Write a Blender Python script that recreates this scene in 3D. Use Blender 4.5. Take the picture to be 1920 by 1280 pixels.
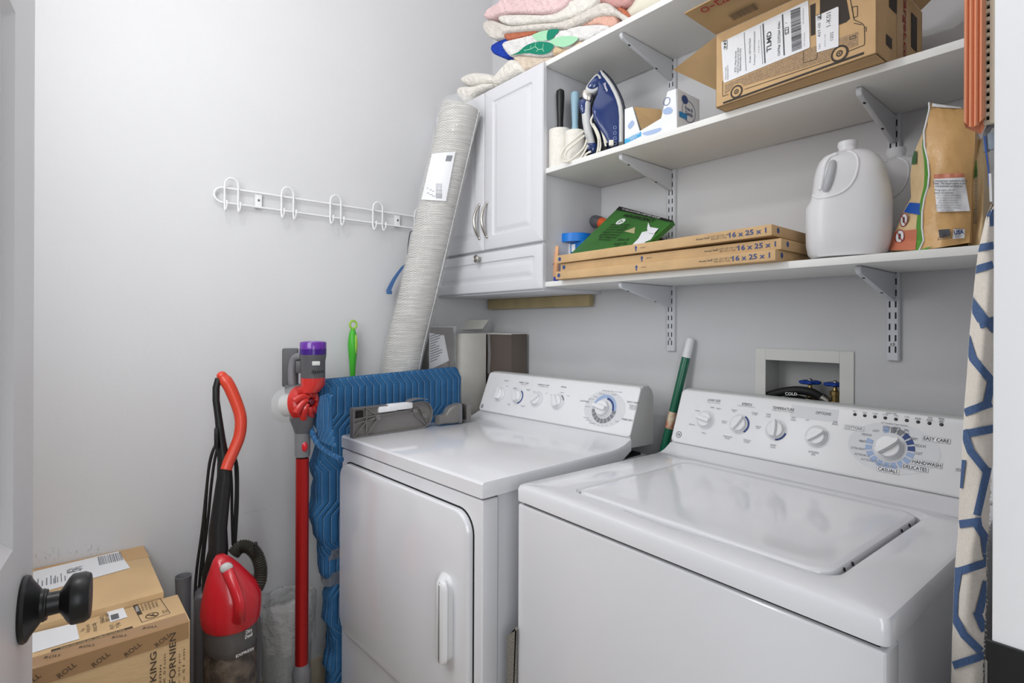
import bpy, bmesh, math, random
from mathutils import Vector, Matrix
for o in list(bpy.data.objects): bpy.data.objects.remove(o, do_unlink=True)
sc = bpy.context.scene; COL = sc.collection
PI = math.pi; rnd = random.Random(5)

# ---------------------------------------------------------------- camera
CX, CY, CZ, YAW, F, HY, ROLL = 1.8473, -1.4589, 1.2513, 0.8646, 1022.2, 611.15, 0.0042
cam = bpy.data.objects.new('camera', bpy.data.cameras.new('camera')); COL.objects.link(cam)
cam.data.lens = F / 1920 * 36; cam.data.sensor_width = 36; cam.data.shift_y = (HY - 640) / 1920
cam.data.clip_start = 0.02
cam.matrix_world = Matrix.Translation((CX, CY, CZ)) @ Matrix.Rotation(YAW, 4, 'Z') @ Matrix.Rotation(PI/2, 4, 'X') @ Matrix.Rotation(ROLL, 4, 'Z')
sc.camera = cam
# ---------------------------------------------------------------- world, lights, exposure
w = bpy.data.worlds.new('world'); sc.world = w; w.use_nodes = True
w.node_tree.nodes['Background'].inputs[0].default_value = (0.93, 0.96, 1.0, 1)
w.node_tree.nodes['Background'].inputs[1].default_value = 0.5
def light(name, kind, loc, power, size=.1, col=(1, 1, 1), rot=(0, 0, 0), sy=None):
    d = bpy.data.lights.new(name, kind); d.energy = power; d.color = col
    if kind == 'AREA':
        d.size = size
        if sy: d.shape = 'RECTANGLE'; d.size_y = sy
    else: d.shadow_soft_size = size
    o = bpy.data.objects.new(name, d); COL.objects.link(o); o.location = loc; o.rotation_euler = rot; return o
light('ceiling_lamp', 'POINT', (.85, -1.40, 2.36), 9.5, .045, (1.0, .995, .99))
light('room_fill', 'AREA', (1.05, -1.70, 1.75), 13, 1.0, (.985, 1.0, 1.0), (math.radians(88), 0, 0), sy=.9)  # added fill from the front, brightens the back wall under the shelves
light('hall_fill', 'AREA', (2.75, -1.80, 1.45), 15, 1.1, (.94, .98, 1.0), (math.radians(88), 0, math.radians(57)), 1.2)  # added fill through the doorway, stands for no known lamp
light('ceiling_fill', 'AREA', (.95, -.95, 2.95), 4.5, 1.3, (1.0, 1.0, 1.0), sy=1.5)  # added soft overhead fill, not a ceiling fitting
vs = sc.view_settings
vs.view_transform = 'Standard'; vs.look = 'None'; vs.exposure = 0.16; vs.gamma = 1; vs.use_curve_mapping = False

# ---------------------------------------------------------------- helpers
def lin(c): return tuple(((v/255)/12.92 if v/255 <= .04045 else ((v/255+.055)/1.055)**2.4) for v in c)
def mat(name, col, rough=.5, metal=0, coat=0, var=None, bump=None, trans=0, alpha=1, ior=1.45, sub=0, stretch=None, spec=.5, col2=None):
    m = bpy.data.materials.new(name); m.use_nodes = True; nt = m.node_tree; b = nt.nodes['Principled BSDF']
    c = (*lin(col), 1); b.inputs['Base Color'].default_value = c
    b.inputs['Roughness'].default_value = rough; b.inputs['Metallic'].default_value = metal
    b.inputs['Coat Weight'].default_value = coat; b.inputs['Coat Roughness'].default_value = .08
    b.inputs['Transmission Weight'].default_value = trans; b.inputs['Alpha'].default_value = alpha; b.inputs['IOR'].default_value = ior
    b.inputs['Specular IOR Level'].default_value = spec
    tc = nt.nodes.new('ShaderNodeTexCoord'); mp = nt.nodes.new('ShaderNodeMapping'); nt.links.new(tc.outputs['Object'], mp.inputs[0])
    if stretch: mp.inputs['Scale'].default_value = stretch
    if var or col2:
        sc_, amt = var or (8, .1)
        n = nt.nodes.new('ShaderNodeTexNoise'); n.inputs['Scale'].default_value = sc_; n.inputs['Detail'].default_value = 5
        nt.links.new(mp.outputs[0], n.inputs[0])
        r = nt.nodes.new('ShaderNodeValToRGB'); r.color_ramp.elements[0].position = .35; r.color_ramp.elements[1].position = .65
        d = lin(col2) if col2 else tuple(x*(1-amt) for x in c[:3])
        r.color_ramp.elements[0].color = (*d, 1); r.color_ramp.elements[1].color = c if col2 else tuple(min(1, x*(1+amt)) for x in c[:3]) + (1,)
        nt.links.new(n.outputs[0], r.inputs[0]); nt.links.new(r.outputs[0], b.inputs['Base Color'])
    if bump:
        sc_, st = bump
        n = nt.nodes.new('ShaderNodeTexNoise'); n.inputs['Scale'].default_value = sc_; n.inputs['Detail'].default_value = 4
        nt.links.new(mp.outputs[0], n.inputs[0])
        bp = nt.nodes.new('ShaderNodeBump'); bp.inputs['Strength'].default_value = st; bp.inputs['Distance'].default_value = .01
        nt.links.new(n.outputs[0], bp.inputs['Height']); nt.links.new(bp.outputs[0], b.inputs['Normal'])
    return m
M = {}
M['wall'] = mat('wall_paint', (206, 206, 208), .62, var=(1.5, .02), bump=(60, .05), spec=.3)
M['ceiling'] = mat('ceiling_paint', (235, 235, 235), .8)
M['trim'] = mat('trim_paint', (226, 226, 228), .35, bump=(9, .03))
M['floor'] = mat('floor_wood', (188, 174, 154), .45, var=(6, .12), stretch=(1, 12, 1))
M['enamel'] = mat('white_enamel', (222, 222, 226), .13, coat=.5)
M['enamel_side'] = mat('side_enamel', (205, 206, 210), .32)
M['plast'] = mat('white_plastic', (228, 228, 230), .3)
M['plast_grey'] = mat('light_grey_plastic', (196, 197, 196), .4)
M['ink'] = mat('dark_print', (62, 64, 70), .6); M['inkgrey'] = mat('grey_print', (128, 130, 136), .6)
M['inklight'] = mat('pale_grey_print', (214, 215, 218), .5); M['inkblue'] = mat('navy_print', (52, 74, 128), .6)
M['inksky'] = mat('pale_blue_print', (158, 178, 212), .6); M['inkwhite'] = mat('white_print', (235, 235, 235), .5)
M['black'] = mat('black_plastic', (26, 26, 27), .35); M['rubber'] = mat('black_rubber', (22, 22, 22), .6)
M['void'] = mat('dark_gap', (18, 18, 18), .9)
M['chrome'] = mat('brushed_nickel', (178, 174, 168), .28, 1)
M['steel'] = mat('steel', (150, 150, 150), .35, 1)
M['shelf'] = mat('white_melamine', (226, 226, 223), .42)
M['cab'] = mat('white_thermofoil', (208, 208, 212), .36)
M['bracket'] = mat('painted_steel', (205, 207, 212), .4)
M['card'] = mat('kraft_card', (196, 163, 120), .8, var=(14, .07), bump=(90, .08))
M['card2'] = mat('kraft_card_light', (202, 170, 127), .8, var=(9, .06), bump=(70, .1), stretch=(1, 1, 5))
M['cardin'] = mat('kraft_inside', (168, 138, 98), .85, var=(10, .08))
M['paper'] = mat('label_paper', (226, 227, 230), .55)

def on(u, v, **k):
    """point of the world where the photograph's pixel (u, v) meets the plane x=, y= or z="""
    a, b = u - 960, v - HY; cr, sr = math.cos(ROLL), math.sin(ROLL)
    X, Y = (a*cr + b*sr)/F, -(-a*sr + b*cr)/F; c, s = math.cos(YAW), math.sin(YAW)
    d = Vector((X*c - s, X*s + c, Y)); (ax, val), = k.items(); i = 'xyz'.index(ax); C = Vector((CX, CY, CZ))
    return C + d*((val - C[i])/d[i])
def onp(u, v, P0, n):
    A = on(u, v, x=0.0); C = Vector((CX, CY, CZ)); d = A - C
    return C + d*((Vector(P0) - C).dot(n)/d.dot(n))

class B:
    def __init__(s): s.bm = bmesh.new()
    def add(s, vs, fs, X=None):
        if X is not None: vs = [X @ Vector(v) for v in vs]
        V = [s.bm.verts.new(v) for v in vs]
        for f in fs:
            try: s.bm.faces.new([V[i] for i in f])
            except ValueError: pass
        return s
    def box(s, x0, x1, y0, y1, z0, z1, bev=0, seg=2, X=None):
        t = bmesh.new(); bmesh.ops.create_cube(t, size=1)
        bmesh.ops.scale(t, vec=(abs(x1-x0), abs(y1-y0), abs(z1-z0)), verts=t.verts)
        if bev: bmesh.ops.bevel(t, geom=t.edges[:], offset=bev, segments=seg, affect='EDGES', profile=.6)
        bmesh.ops.translate(t, vec=((x0+x1)/2, (y0+y1)/2, (z0+z1)/2), verts=t.verts)
        if X is not None: bmesh.ops.transform(t, matrix=X, verts=t.verts)
        me = bpy.data.meshes.new('t'); t.to_mesh(me); t.free(); s.bm.from_mesh(me); bpy.data.meshes.remove(me); return s
    def loops(s, L, cap0=True, cap1=True, closed=True, X=None, wrap=False):
        n = len(L[0]); vs = [p for l in L for p in l]; fs = []
        m = len(L)
        for i in range(m if wrap else m-1):
            j = (i+1) % m
            for k in range(n if closed else n-1):
                q = (k+1) % n; fs.append((i*n+k, i*n+q, j*n+q, j*n+k))
        if closed and not wrap:
            if cap0: fs.append(tuple(range(n))[::-1])
            if cap1: fs.append(tuple((m-1)*n+k for k in range(n)))
        return s.add(vs, fs, X)
    def prism(s, pts, d0, d1, ax='y', X=None, bev=0):
        f = {'y': lambda p, d: (p[0], d, p[1]), 'x': lambda p, d: (d, p[0], p[1]), 'z': lambda p, d: (p[0], p[1], d)}[ax]
        if bev:
            cx = sum(p[0] for p in pts)/len(pts); cy = sum(p[1] for p in pts)/len(pts)
            r = max(math.hypot(p[0]-cx, p[1]-cy) for p in pts); k = 1-bev/r; sg = 1 if d1 > d0 else -1
            sh = [(cx+(p[0]-cx)*k, cy+(p[1]-cy)*k) for p in pts]
            L = [[f(p, d0) for p in sh], [f(p, d0+sg*bev) for p in pts], [f(p, d1-sg*bev) for p in pts], [f(p, d1) for p in sh]]
        else: L = [[f(p, d0) for p in pts], [f(p, d1) for p in pts]]
        return s.loops(L, X=X)
    def tube(s, P, r, n=8, cap=True, closed=False, X=None, flat=1):
        P = [Vector(p) for p in P]; m = len(P); L = []; up = None
        for i, p in enumerate(P):
            a = P[(i-1) % m] if (closed or i) else p; b = P[(i+1) % m] if (closed or i < m-1) else p
            t = (b-a).normalized()
            if up is None:
                up = t.orthogonal().normalized()
            up = (up - t*up.dot(t)).normalized(); sd = t.cross(up)
            rr = r[i] if isinstance(r, (list, tuple)) else r
            L.append([p + (up*math.cos(2*PI*k/n) + sd*math.sin(2*PI*k/n)*flat)*rr for k in range(n)])
        return s.loops(L, cap, cap, X=X, wrap=closed)
    def lathe(s, prof, n=24, X=None):
        L = [[(max(r, 1e-4)*math.cos(2*PI*k/n), max(r, 1e-4)*math.sin(2*PI*k/n), z) for k in range(n)] for r, z in prof]
        return s.loops(L, X=X)
    def ball(s, c, r, n=12, X=None):
        r = r if isinstance(r, (tuple, list)) else (r, r, r); L = []
        for i in range(n//2+1):
            t = -PI/2 + PI*i/(n//2); q = max(math.cos(t), .001)
            L.append([(c[0]+r[0]*q*math.cos(2*PI*k/n), c[1]+r[1]*q*math.sin(2*PI*k/n), c[2]+r[2]*math.sin(t)) for k in range(n)])
        return s.loops(L, X=X)
    def quad(s, *p, X=None): return s.add(list(p), [tuple(range(len(p)))], X)
    def obj(s, name, m, parent=None, smooth=True, ang=35, fix=True):
        if fix: bmesh.ops.recalc_face_normals(s.bm, faces=s.bm.faces[:])
        me = bpy.data.meshes.new(name); s.bm.to_mesh(me); s.bm.free()
        me.materials.append(M[m] if isinstance(m, str) else m)
        if smooth:
            me.shade_smooth(); me.set_sharp_from_angle(angle=math.radians(ang))
        o = bpy.data.objects.new(name, me); COL.objects.link(o)
        if parent: o.parent = parent
        return o
def sol(b, th):
    b.bm.normal_update(); bmesh.ops.solidify(b.bm, geom=b.bm.faces[:], thickness=th)
def thing(name, label, cat, loc=(0, 0, 0), rz=0, group=None, R=None):
    o = bpy.data.objects.new(name, None); COL.objects.link(o); o.empty_display_size = .05
    o.matrix_world = Matrix.Translation(loc) @ (R if R is not None else Matrix.Rotation(rz, 4, 'Z'))
    tag(o, label, cat, group); return o
def tag(o, label, cat, group=None):
    o['label'] = label; o['category'] = cat
    if group: o['group'] = group
    return o
def struct(o): o['kind'] = 'structure'; return o
def lab(o, s): o['label'] = s; return o
def stuff(o): o['kind'] = 'stuff'; return o
def rrect(x0, x1, y0, y1, r, n=5, k=1):
    pts = []
    for cx, cy, a0 in ((x1-r, y0+r, -PI/2), (x1-r, y1-r, 0), (x0+r, y1-r, PI/2), (x0+r, y0+r, PI)):
        for i in range(n+1):
            a = a0 + PI/2*i/n; pts.append((cx+r*math.cos(a), cy+r*math.sin(a)))
    return pts
def frame(o, xd, yd):
    xd = Vector(xd).normalized(); yd = Vector(yd); yd = (yd - xd*yd.dot(xd)).normalized(); z = xd.cross(yd)
    X = Matrix((xd, yd, z)).transposed().to_4x4(); X.translation = Vector(o); return X
def align(p, d):
    """matrix that carries +z onto direction d, at p"""
    X = Vector(d).to_track_quat('Z', 'Y').to_matrix().to_4x4(); X.translation = Vector(p); return X
def spline(P, n=6):
    P = [Vector(p) for p in P]; out = []
    for i in range(len(P)-1):
        a = P[max(i-1, 0)]; b = P[i]; c = P[i+1]; d = P[min(i+2, len(P)-1)]
        for k in range(n):
            t = k/n; out.append(.5*((2*b) + (c-a)*t + (2*a-5*b+4*c-d)*t*t + (3*b-a-3*c+d)*t**3))
    out.append(P[-1]); return out
# lettering: every job becomes flat printed text, joined per (parent, material)
JOBS = []
def text(parent, m, body, X, wid=None, hgt=None, bold=0, name='lettering', lift=.0006):
    """X: frame whose xy plane carries the text, origin = text centre"""
    JOBS.append((parent, m, body, X, wid, hgt, bold, name, lift))
def flush_text():
    obs = []
    for j in JOBS:
        c = bpy.data.curves.new('t', 'FONT'); c.body = j[2]; c.size = 1; c.resolution_u = 2; c.offset = j[6]; c.align_x = 'CENTER'; c.align_y = 'CENTER'; c.space_line = .9
        o = bpy.data.objects.new('t', c); COL.objects.link(o); obs.append(o)
    bpy.context.view_layer.update(); dg = bpy.context.evaluated_depsgraph_get(); G = {}
    for o, (parent, m, body, X, wid, hgt, bold, name, lift) in zip(obs, JOBS):
        me = bpy.data.meshes.new_from_object(o.evaluated_get(dg)); vs = [v.co.copy() for v in me.vertices]
        if not vs: continue
        x0, x1 = min(v.x for v in vs), max(v.x for v in vs); y0, y1 = min(v.y for v in vs), max(v.y for v in vs)
        w_, h_ = x1-x0, y1-y0
        sx = wid/w_ if wid else hgt/h_; sy = hgt/h_ if hgt else sx
        cx, cy = (x0+x1)/2, (y0+y1)/2
        g = G.setdefault((parent.name, m, name), [[], [], parent]); b = len(g[0])
        g[0] += [X @ Vector(((v.x-cx)*sx, (v.y-cy)*sy, lift)) for v in vs]
        g[1] += [tuple(b+i for i in p.vertices) for p in me.polygons]
        bpy.data.meshes.remove(me)
    for o in obs: c = o.data; bpy.data.objects.remove(o); bpy.data.curves.remove(c)
    for (pn, m, name), (v, f, parent) in G.items():
        me = bpy.data.meshes.new(name); me.from_pydata(v, [], f); me.materials.append(M[m])
        o = bpy.data.objects.new(name, me); COL.objects.link(o); o.parent = parent
def disc(b, X, r, n=24, r0=0, a0=0, a1=2*PI, sx=1):
    st = max(2, int(n*(a1-a0)/(2*PI)))
    full = abs(a1-a0-2*PI) < 1e-6
    if r0 == 0 and full: b.add([(r*sx*math.cos(2*PI*k/n), r*math.sin(2*PI*k/n), 0) for k in range(n)], [tuple(range(n))], X); return
    vs = []
    for k in range(st+1):
        a = a0+(a1-a0)*k/st; vs += [(r*sx*math.cos(a), r*math.sin(a), 0), (r0*sx*math.cos(a), r0*math.sin(a), 0)]
    b.add(vs, [(2*k, 2*k+2, 2*k+3, 2*k+1) for k in range(st)], X)
def lines(b, X, pts, w, closed=False):
    P = [Vector((p[0], p[1], 0)) for p in pts]; n = len(P)
    for i in range(n if closed else n-1):
        a, c = P[i], P[(i+1) % n]; d = (c-a)
        if d.length < 1e-6: continue
        d.normalize(); q = Vector((-d.y, d.x, 0))*w/2; e = d*w/2*.6
        b.add([a-e-q, c+e-q, c+e+q, a-e+q], [(0, 1, 2, 3)], X)
def up(X, d): return X @ Matrix.Translation((0, 0, d))
# ================================================================ ROOM
RW = 1.754   # inner face of the right wall
def sbox(name, m, *a, **k): return struct(B().box(*a, **k).obj(name, m))
sbox('floor', 'floor', -.1, 4.2, -2.4, .1, -.06, 0)
sbox('ceiling', 'ceiling', -.1, 4.2, -2.4, .2, 3.0, 3.06)
wl = sbox('wall_left', 'wall', -.1, 0, -1.9, .12, 0, 3.0)
M['scuff'] = mat('scuff_marks', (172, 170, 168), .8); b = B()
for i in range(46):
    u = rnd.uniform(66, 190); z = on(u, 1046-.12*(u-66)+rnd.gauss(0, 7), x=0)[2]; y = on(u, 1050, x=0)[1]; h_ = rnd.uniform(.001, .008); b.quad((.0006, y, z), (.0006, y+rnd.uniform(.0004, .0012), z), (.0006, y+.001, z+h_), (.0006, y, z+h_))
for i in range(16):
    p = on(457+i*2.8, 962-i*.5+rnd.uniform(-2, 2), x=0); b.quad((.0006, p.y, p.z), (.0006, p.y+.0008, p.z), (.0006, p.y+.0008, p.z+.004), (.0006, p.y, p.z+.004))
stuff(b.obj('scuff_marks', 'scuff', wl, smooth=False))
HB = (1.176, 1.366, .90, 1.166)   # hole of the washer outlet box
b = B(); b.box(0, HB[0], 0, .12, 0, 3.0); b.box(HB[1], RW+.12, 0, .12, 0, 3.0); b.box(HB[0], HB[1], 0, .12, HB[3], 3.0); b.box(HB[0], HB[1], 0, .12, 0, HB[2])
struct(b.obj('wall_back', 'wall', smooth=False))
sbox('wall_front', 'wall', -.1, RW+.12, -1.9, -1.8, 0, 3.0)
DOY0, DOY1 = -1.575, -.804
b = B(); b.box(RW+.001, RW+.115, DOY1+.019, 0, 0, 3.0); b.box(RW+.001, RW+.115, -1.8, DOY0-.002, 0, 3.0); b.box(RW+.001, RW+.115, DOY0-.002, DOY1+.019, 2.07, 3.0)
struct(b.obj('wall_right', 'wall', smooth=False))
sbox('baseboard_left', 'floor', 0, .013, -1.8, 0, 0, .118, bev=.003)
sbox('baseboard_back', 'trim', .013, RW, -.013, 0, 0, .118, bev=.003)
# door lining seen close up at the right edge
trim = struct(B().box(RW, RW+.12, DOY1, DOY1+.018, 0, 2.05, bev=.0015).obj('trim_1', 'trim'))
b = B(); b.box(RW+.05, RW+.09, DOY1-.011, DOY1, 0, 2.04, bev=.002); b.obj('door_stop', 'trim', trim)
b = B(); b.box(RW-.0, RW+.12, DOY0, DOY1, 2.05, 2.068, bev=.0015); b.obj('head_lining', 'trim', trim)
sp = B().box(RW-.0042, RW+.043, DOY1-.0035, DOY1+.0002, .86, .968, bev=.0017, seg=3).obj('strike_plate', 'black', trim)
lab(sp, 'black metal strike plate with a rounded lip')
B().box(RW-.0045, RW-.0002, DOY1-.0035, DOY1+.012, .90, .95, bev=.0012).obj('strike_lip', 'chrome', sp)
# hall floor and wall outside the doorway
sbox('wall_hall', 'wall', 4.1, 4.2, -2.4, .1, 0, 3.0)
# open door leaf
E_ = (CX-.8114, CY-.0113, 0)
door = struct(thing('door_1', '', ''), ); 
for k_ in ('label', 'category'): del door[k_]
door.matrix_world = Matrix.Translation(E_) @ Matrix.Rotation(-.122, 4, 'Z')
def panel_face(b, x0, x1, z0, z1, steps, y=0, r=.004, n=2, X=None):
    L = []
    for ins, d in steps: L.append([(p[0], y+d, p[1]) for p in rrect(x0+ins, x1-ins, z0+ins, z1-ins, max(r, .0015), n)])
    b.loops(L, False, True, X=X)
b = B()
xs = [0, .105, .345, .415, .655, .76]; zs = [.008, .23, .86, 1.035, 1.55, 1.65, 1.92, 2.035]
for i in range(5):
    for j in range(7):
        x0, x1, z0, z1 = xs[i], xs[i+1], zs[j], zs[j+1]
        if i in (1, 3) and j in (1, 3, 5):
            panel_face(b, x0, x1, z0, z1, [(0, 0), (.012, -.007), (.02, -.008), (.05, -.002), (.055, -.002)], r=.0015, n=1)
            b.quad((x0, -.035, z0), (x1, -.035, z0), (x1, -.035, z1), (x0, -.035, z1))
        else:
            b.quad((x0, 0, z0), (x1, 0, z0), (x1, 0, z1), (x0, 0, z1)); b.quad((x0, -.035, z0), (x1, -.035, z0), (x1, -.035, z1), (x0, -.035, z1))
b.quad((0, 0, .008), (0, -.035, .008), (0, -.035, 2.035), (0, 0, 2.035)); b.quad((.76, 0, .008), (.76, -.035, .008), (.76, -.035, 2.035), (.76, 0, 2.035))
b.quad((0, 0, 2.035), (.76, 0, 2.035), (.76, -.035, 2.035), (0, -.035, 2.035)); b.quad((0, 0, .008), (.76, 0, .008), (.76, -.035, .008), (0, -.035, .008))
bmesh.ops.remove_doubles(b.bm, verts=b.bm.verts[:], dist=.0008)
b.obj('door_leaf', 'trim', door, ang=20)
KX = Matrix.Translation((.060, 0, .958)) @ Matrix.Rotation(-PI/2, 4, 'X')
kn = B().lathe([(r_*.93, z_*.80) for r_, z_ in ((.002, .0), (.0345, .0), (.036, .003), (.0345, .0065), (.030, .009), (.0195, .0175), (.0175, .019), (.0175, .022), (.0165, .0235), (.0165, .025), (.0125, .0255), (.0120, .038), (.014, .040), (.0235, .0465), (.027, .0500), (.0275, .052), (.0275, .064), (.025, .0695), (.0235, .0705), (.002, .0705))], 48, KX).obj('door_knob', 'black', door, ang=28)
lab(kn, 'matt black round door knob on a coned rose')
b = B(); 
for z in (.25, 1.05, 1.8): b.tube([(.763, .004, z), (.763, .004, z+.09)], .007, 10)
b.obj('hinge', 'black', door)

# ================================================================ SHELVES
SD, ST = .274, .0155
ZS = {'lowest': 1.3746, 'middle': 1.7286, 'top': 2.0647}
for (nm, z), L in zip(ZS.items(), ('white melamine shelf, lowest of the three, carrying the jugs and flat cartons', 'white melamine shelf in the middle, carrying the iron and the big carton', 'white melamine shelf, topmost, level with the cabinet top')):
    tag(B().box(.612, RW, -SD, -.013, z, z+ST, bev=.0007).obj('shelf_board', 'shelf'), L, 'shelf', 'wall shelves')
SLOT = mat('slot_dark', (40, 42, 46), .8); M['slot'] = SLOT
for ux, w2, L in ((.8945, .0145, 'left slotted white steel upright, next to the cabinet'), (1.470, .0125, 'right slotted white steel upright, above the outlet box side')):
    t = thing('shelf_upright', L, 'shelf upright', (ux, 0, 1.178), group='slotted shelf uprights')
    b = B(); H = 1.20
    b.prism([(-w2-.001, 0), (-w2, -.0095), (-w2+.003, -.0125), (w2-.003, -.0125), (w2, -.0095), (w2+.001, 0)], 0, H, 'z'); b.obj('channel', 'bracket', t)
    b = B(); k = 0; z = .017
    while z < H-.02:
        for s in (-1, 1): b.box(s*.0058-.0017, s*.0058+.0017, -.0131, -.0115, z, z+.0145, bev=.0006, seg=1)
        z += .0254
    stuff(b.obj('slots', 'slot', t))
    for z in (.036, .62, 1.1):
        b = B().lathe([(.0045, 0), (.0045, .0012), (.003, .0016), (.001, .0008)], 12, align((0, -.0125, z), (0, -1, 0))); b.obj('screw', 'steel', t)
for ux, side in ((.8945, 'left'), (1.470, 'right')):
    for nm, z in ZS.items():
        yt = -.256 if side == 'left' else -.238
        t = thing('shelf_bracket', f'white steel bracket under the {nm} shelf on the {side} upright', 'shelf bracket', (ux, -.0125, z), group='shelf brackets')
        P = [(0, -.0012), (yt+.014, -.0012), (yt+.012, -.004), (yt+.012, -.011), (yt+.018, -.017), (-.02, -.060), (-.006, -.0635), (0, -.061)]
        b = B().prism(P, -.0052, .0052, 'x'); bmesh.ops.bevel(b.bm, geom=b.bm.edges[:], offset=.0012, segments=1, affect='EDGES')
        b.obj('arm', 'bracket', t)
        for yy in (yt*.8, -.075):
            zz = -.017 + (yy-yt-.018)/( -.02-yt-.018)*(-.043); B().box(-.002, .002, yy-.004, yy+.004, zz-.001, zz+.0015).obj('notch', 'slot', t)

# ================================================================ CABINET
cab = thing('wall_cabinet', 'white wall cabinet with two raised-panel doors over a drawer', 'cabinet', (0, 0, 1.3622))
b = B(); b.box(.001, .610, -.2715, -.001, .0, .712, bev=.0012); b.obj('carcass', 'cab', cab)
def raised(nm, x0, x1, z0, z1, parent, ins=.047):
    b = B(); y = -.2725
    L = [(0, 0), (0, -.0125), (.0025, -.0165), (.007, -.018), (ins-.001, -.018), (ins+.003, -.0135), (ins+.010, -.0128), (ins+.013, -.0135), (ins+.022, -.0178), (ins+.026, -.0182)]
    pts = []
    for i, d in L: pts.append([(p[0], y+d, p[1]) for p in rrect(x0+i, x1-i, z0+i, z1-i, .002 if i < .01 else .009, 4)])
    b.loops(pts, True, True); return b.obj(nm, 'cab', parent, ang=25)
d1 = raised('door', .004, .318, .155, .712, cab); d2 = raised('door', .3225, .6185, .155, .712, cab)
dr = raised('drawer_front', .004, .6185, .006, .146, cab, .034)
def bow(x, parent):
    P = []
    for i in range(13):
        t = i/12; P.append((x, -.291-.024*math.sin(PI*t)**.8, .198+.122*t))
    b = B().tube(P, [.0035+.0025*math.sin(PI*i/12) for i in range(13)], 10, flat=.8)
    for z in (.2, .318): b.ball((x, -.292, z), (.006, .005, .006), 10)
    b.obj('pull_handle', 'chrome', parent)
bow(.298, d1); bow(.342, d2)
B().lathe([(.007, 0), (.0055, .004), (.0045, .010), (.0125, .015), (.0145, .018), (.0135, .0215), (.010, .0235), (.0085, .0225), (.005, .0245), (.001, .025)], 20, align((.303, -.2905, .126), (0, -1, 0))).obj('knob', 'chrome', dr)
tag(B().box(.02, .588, -.036, -.013, 1.3215, 1.3615, bev=.001).obj('cardboard_strip', mat('olive_board', (166, 150, 112), .8, var=(20, .06))), 'tan board strip against the wall right under the cabinet', 'strip')

# ================================================================ DRYER AND WASHER
DW, DH = .686, .914
def shell(t, washer):
    b = B(); b.box(.003, DW-.003, .003, .05, .035, DH-.0415, bev=.006, seg=3); b.obj('front_panel', 'enamel', t)
    b = B(); b.box(.006, DW-.006, .052, .63, .035, DH-.037, bev=.003); b.obj('side_body', 'enamel_side', t)
    B().box(.012, DW-.012, .012, .61, .02, DH-.030, bev=.002).obj('inner_gap', 'void', t)
    for x in (.05, DW-.05):
        for y in (.06, .57): B().lathe([(.018, -.0), (.02, .004), (.02, .012), (.008, .014), (.008, .04)], 12, Matrix.Translation((x, y, 0))).obj('leg', 'rubber', t)
BY0, BZ0, BY1, BZ1 = .545, .935, .600, 1.072
def console(t, x0, x1):
    # upswept back of the top and the sloped fascia
    b = B(); prof = [(.635, .900), (.665, .900), (.665, 1.048), (.655, 1.066), (.640, 1.078), (.612, 1.0775), (BY1+.001, BZ1-.001), (BY0+.001, BZ0-.001), (.525, .905)]
    b.prism(prof, x0+.0015, x1-.0015, 'x', bev=.0035); b.obj('console_housing', 'plast_grey', t, ang=25)
    n = Vector((0, BY1-BY0, BZ1-BZ0)).normalized(); X = frame((0, BY0, BZ0), (1, 0, 0), n)   # z points to the user
    H = math.hypot(BY1-BY0, BZ1-BZ0); b = B()
    L = []
    for ins, d in ((0, -.001), (0, .002), (.0015, .004), (.004, .005)): L.append([(p[0], p[1], d) for p in rrect(x0+ins, x1-ins, .0015+ins, H+.003-ins, .011, 5)])
    b.loops(L, X=X); b.obj('fascia', 'plast', t)
    return up(X, .005), H
def cpt(t, X, u, v):
    """(a, t) coordinates on the console face of thing t under photograph pixel (u, v)"""
    W = t.matrix_world @ X; n = W.to_3x3() @ Vector((0, 0, 1)); return (W.inverted() @ onp(u, v, W.translation, n)).to_2d()
def dial(t, X, p, r, ang, h=.017, big=False):
    K = X @ Matrix.Translation((p[0], p[1], 0)) @ Matrix.Rotation(ang, 4, 'Z')
    b = B().lathe([(r*1.10, 0), (r*1.10, .003), (r*1.0, .0042), (r*.97, h*.62), (r*.9, h*.72), (.001, h*.74)], 28, K)
    L = []
    for z, s in ((h*.6, 1), (h*1.05, .94), (h*1.22, .75)): L.append([(x*s, y*(s if abs(y) < r*.5 else 1), z) for x, y in ((-r*.30, -r*.93), (r*.30, -r*.93), (r*.34, 0), (r*.26, r*.86), (r*.10, r*1.12), (-r*.10, r*1.12), (-r*.26, r*.86), (-r*.34, 0))])
    b.loops(L, X=K); return b.obj('timer_knob' if big else 'knob', 'plast', t, ang=30)

# ---- dryer
dry = thing('dryer', 'white tumble dryer on the left with a side-hinged front door', 'dryer', (.2274, -.7691, 0), .0364)
shell(dry, False)
b = B(); ZL = DH
pr = [(0, ZL-.036), (0, ZL-.006), (.003, ZL-.0015), (.008, ZL), (.45, ZL), (.485, ZL+.002), (.515, ZL+.008), (BY0, BZ0-.001), (BY0, .90), (.50, .8775), (.46, ZL-.036)]
xs = [(0, .006), (.0015, .0025), (.006, 0)]
L = []
for x, ins in [(0, .005), (.0015, .0015), (.006, 0), (DW-.006, 0), (DW-.0015, .0015), (DW, .005)]:
    L.append([(x, y+(ins if k < 3 else 0), z-(ins if 1 < k < 8 else 0)) for k, (y, z) in enumerate(pr)])
b.loops(L); b.obj('top_panel', 'enamel', dry, ang=28)
XD, HC = console(dry, .004, .682)
b = B(); b.prism(rrect(.016, .656, .327, .842, .052, 8), .0015, .004, 'y'); b.obj('door_gap_shade', 'void', dry)  # dark ring put in as the shade of the gap round the door
b = B(); L = []
for ins, y in ((0, .002), (0, -.008), (.0025, -.0125), (.007, -.014)): L.append([(p[0], y, p[1]) for p in rrect(.0195+ins, .6525-ins, .3305+ins, .8385-ins, .050-ins, 8)])
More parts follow.
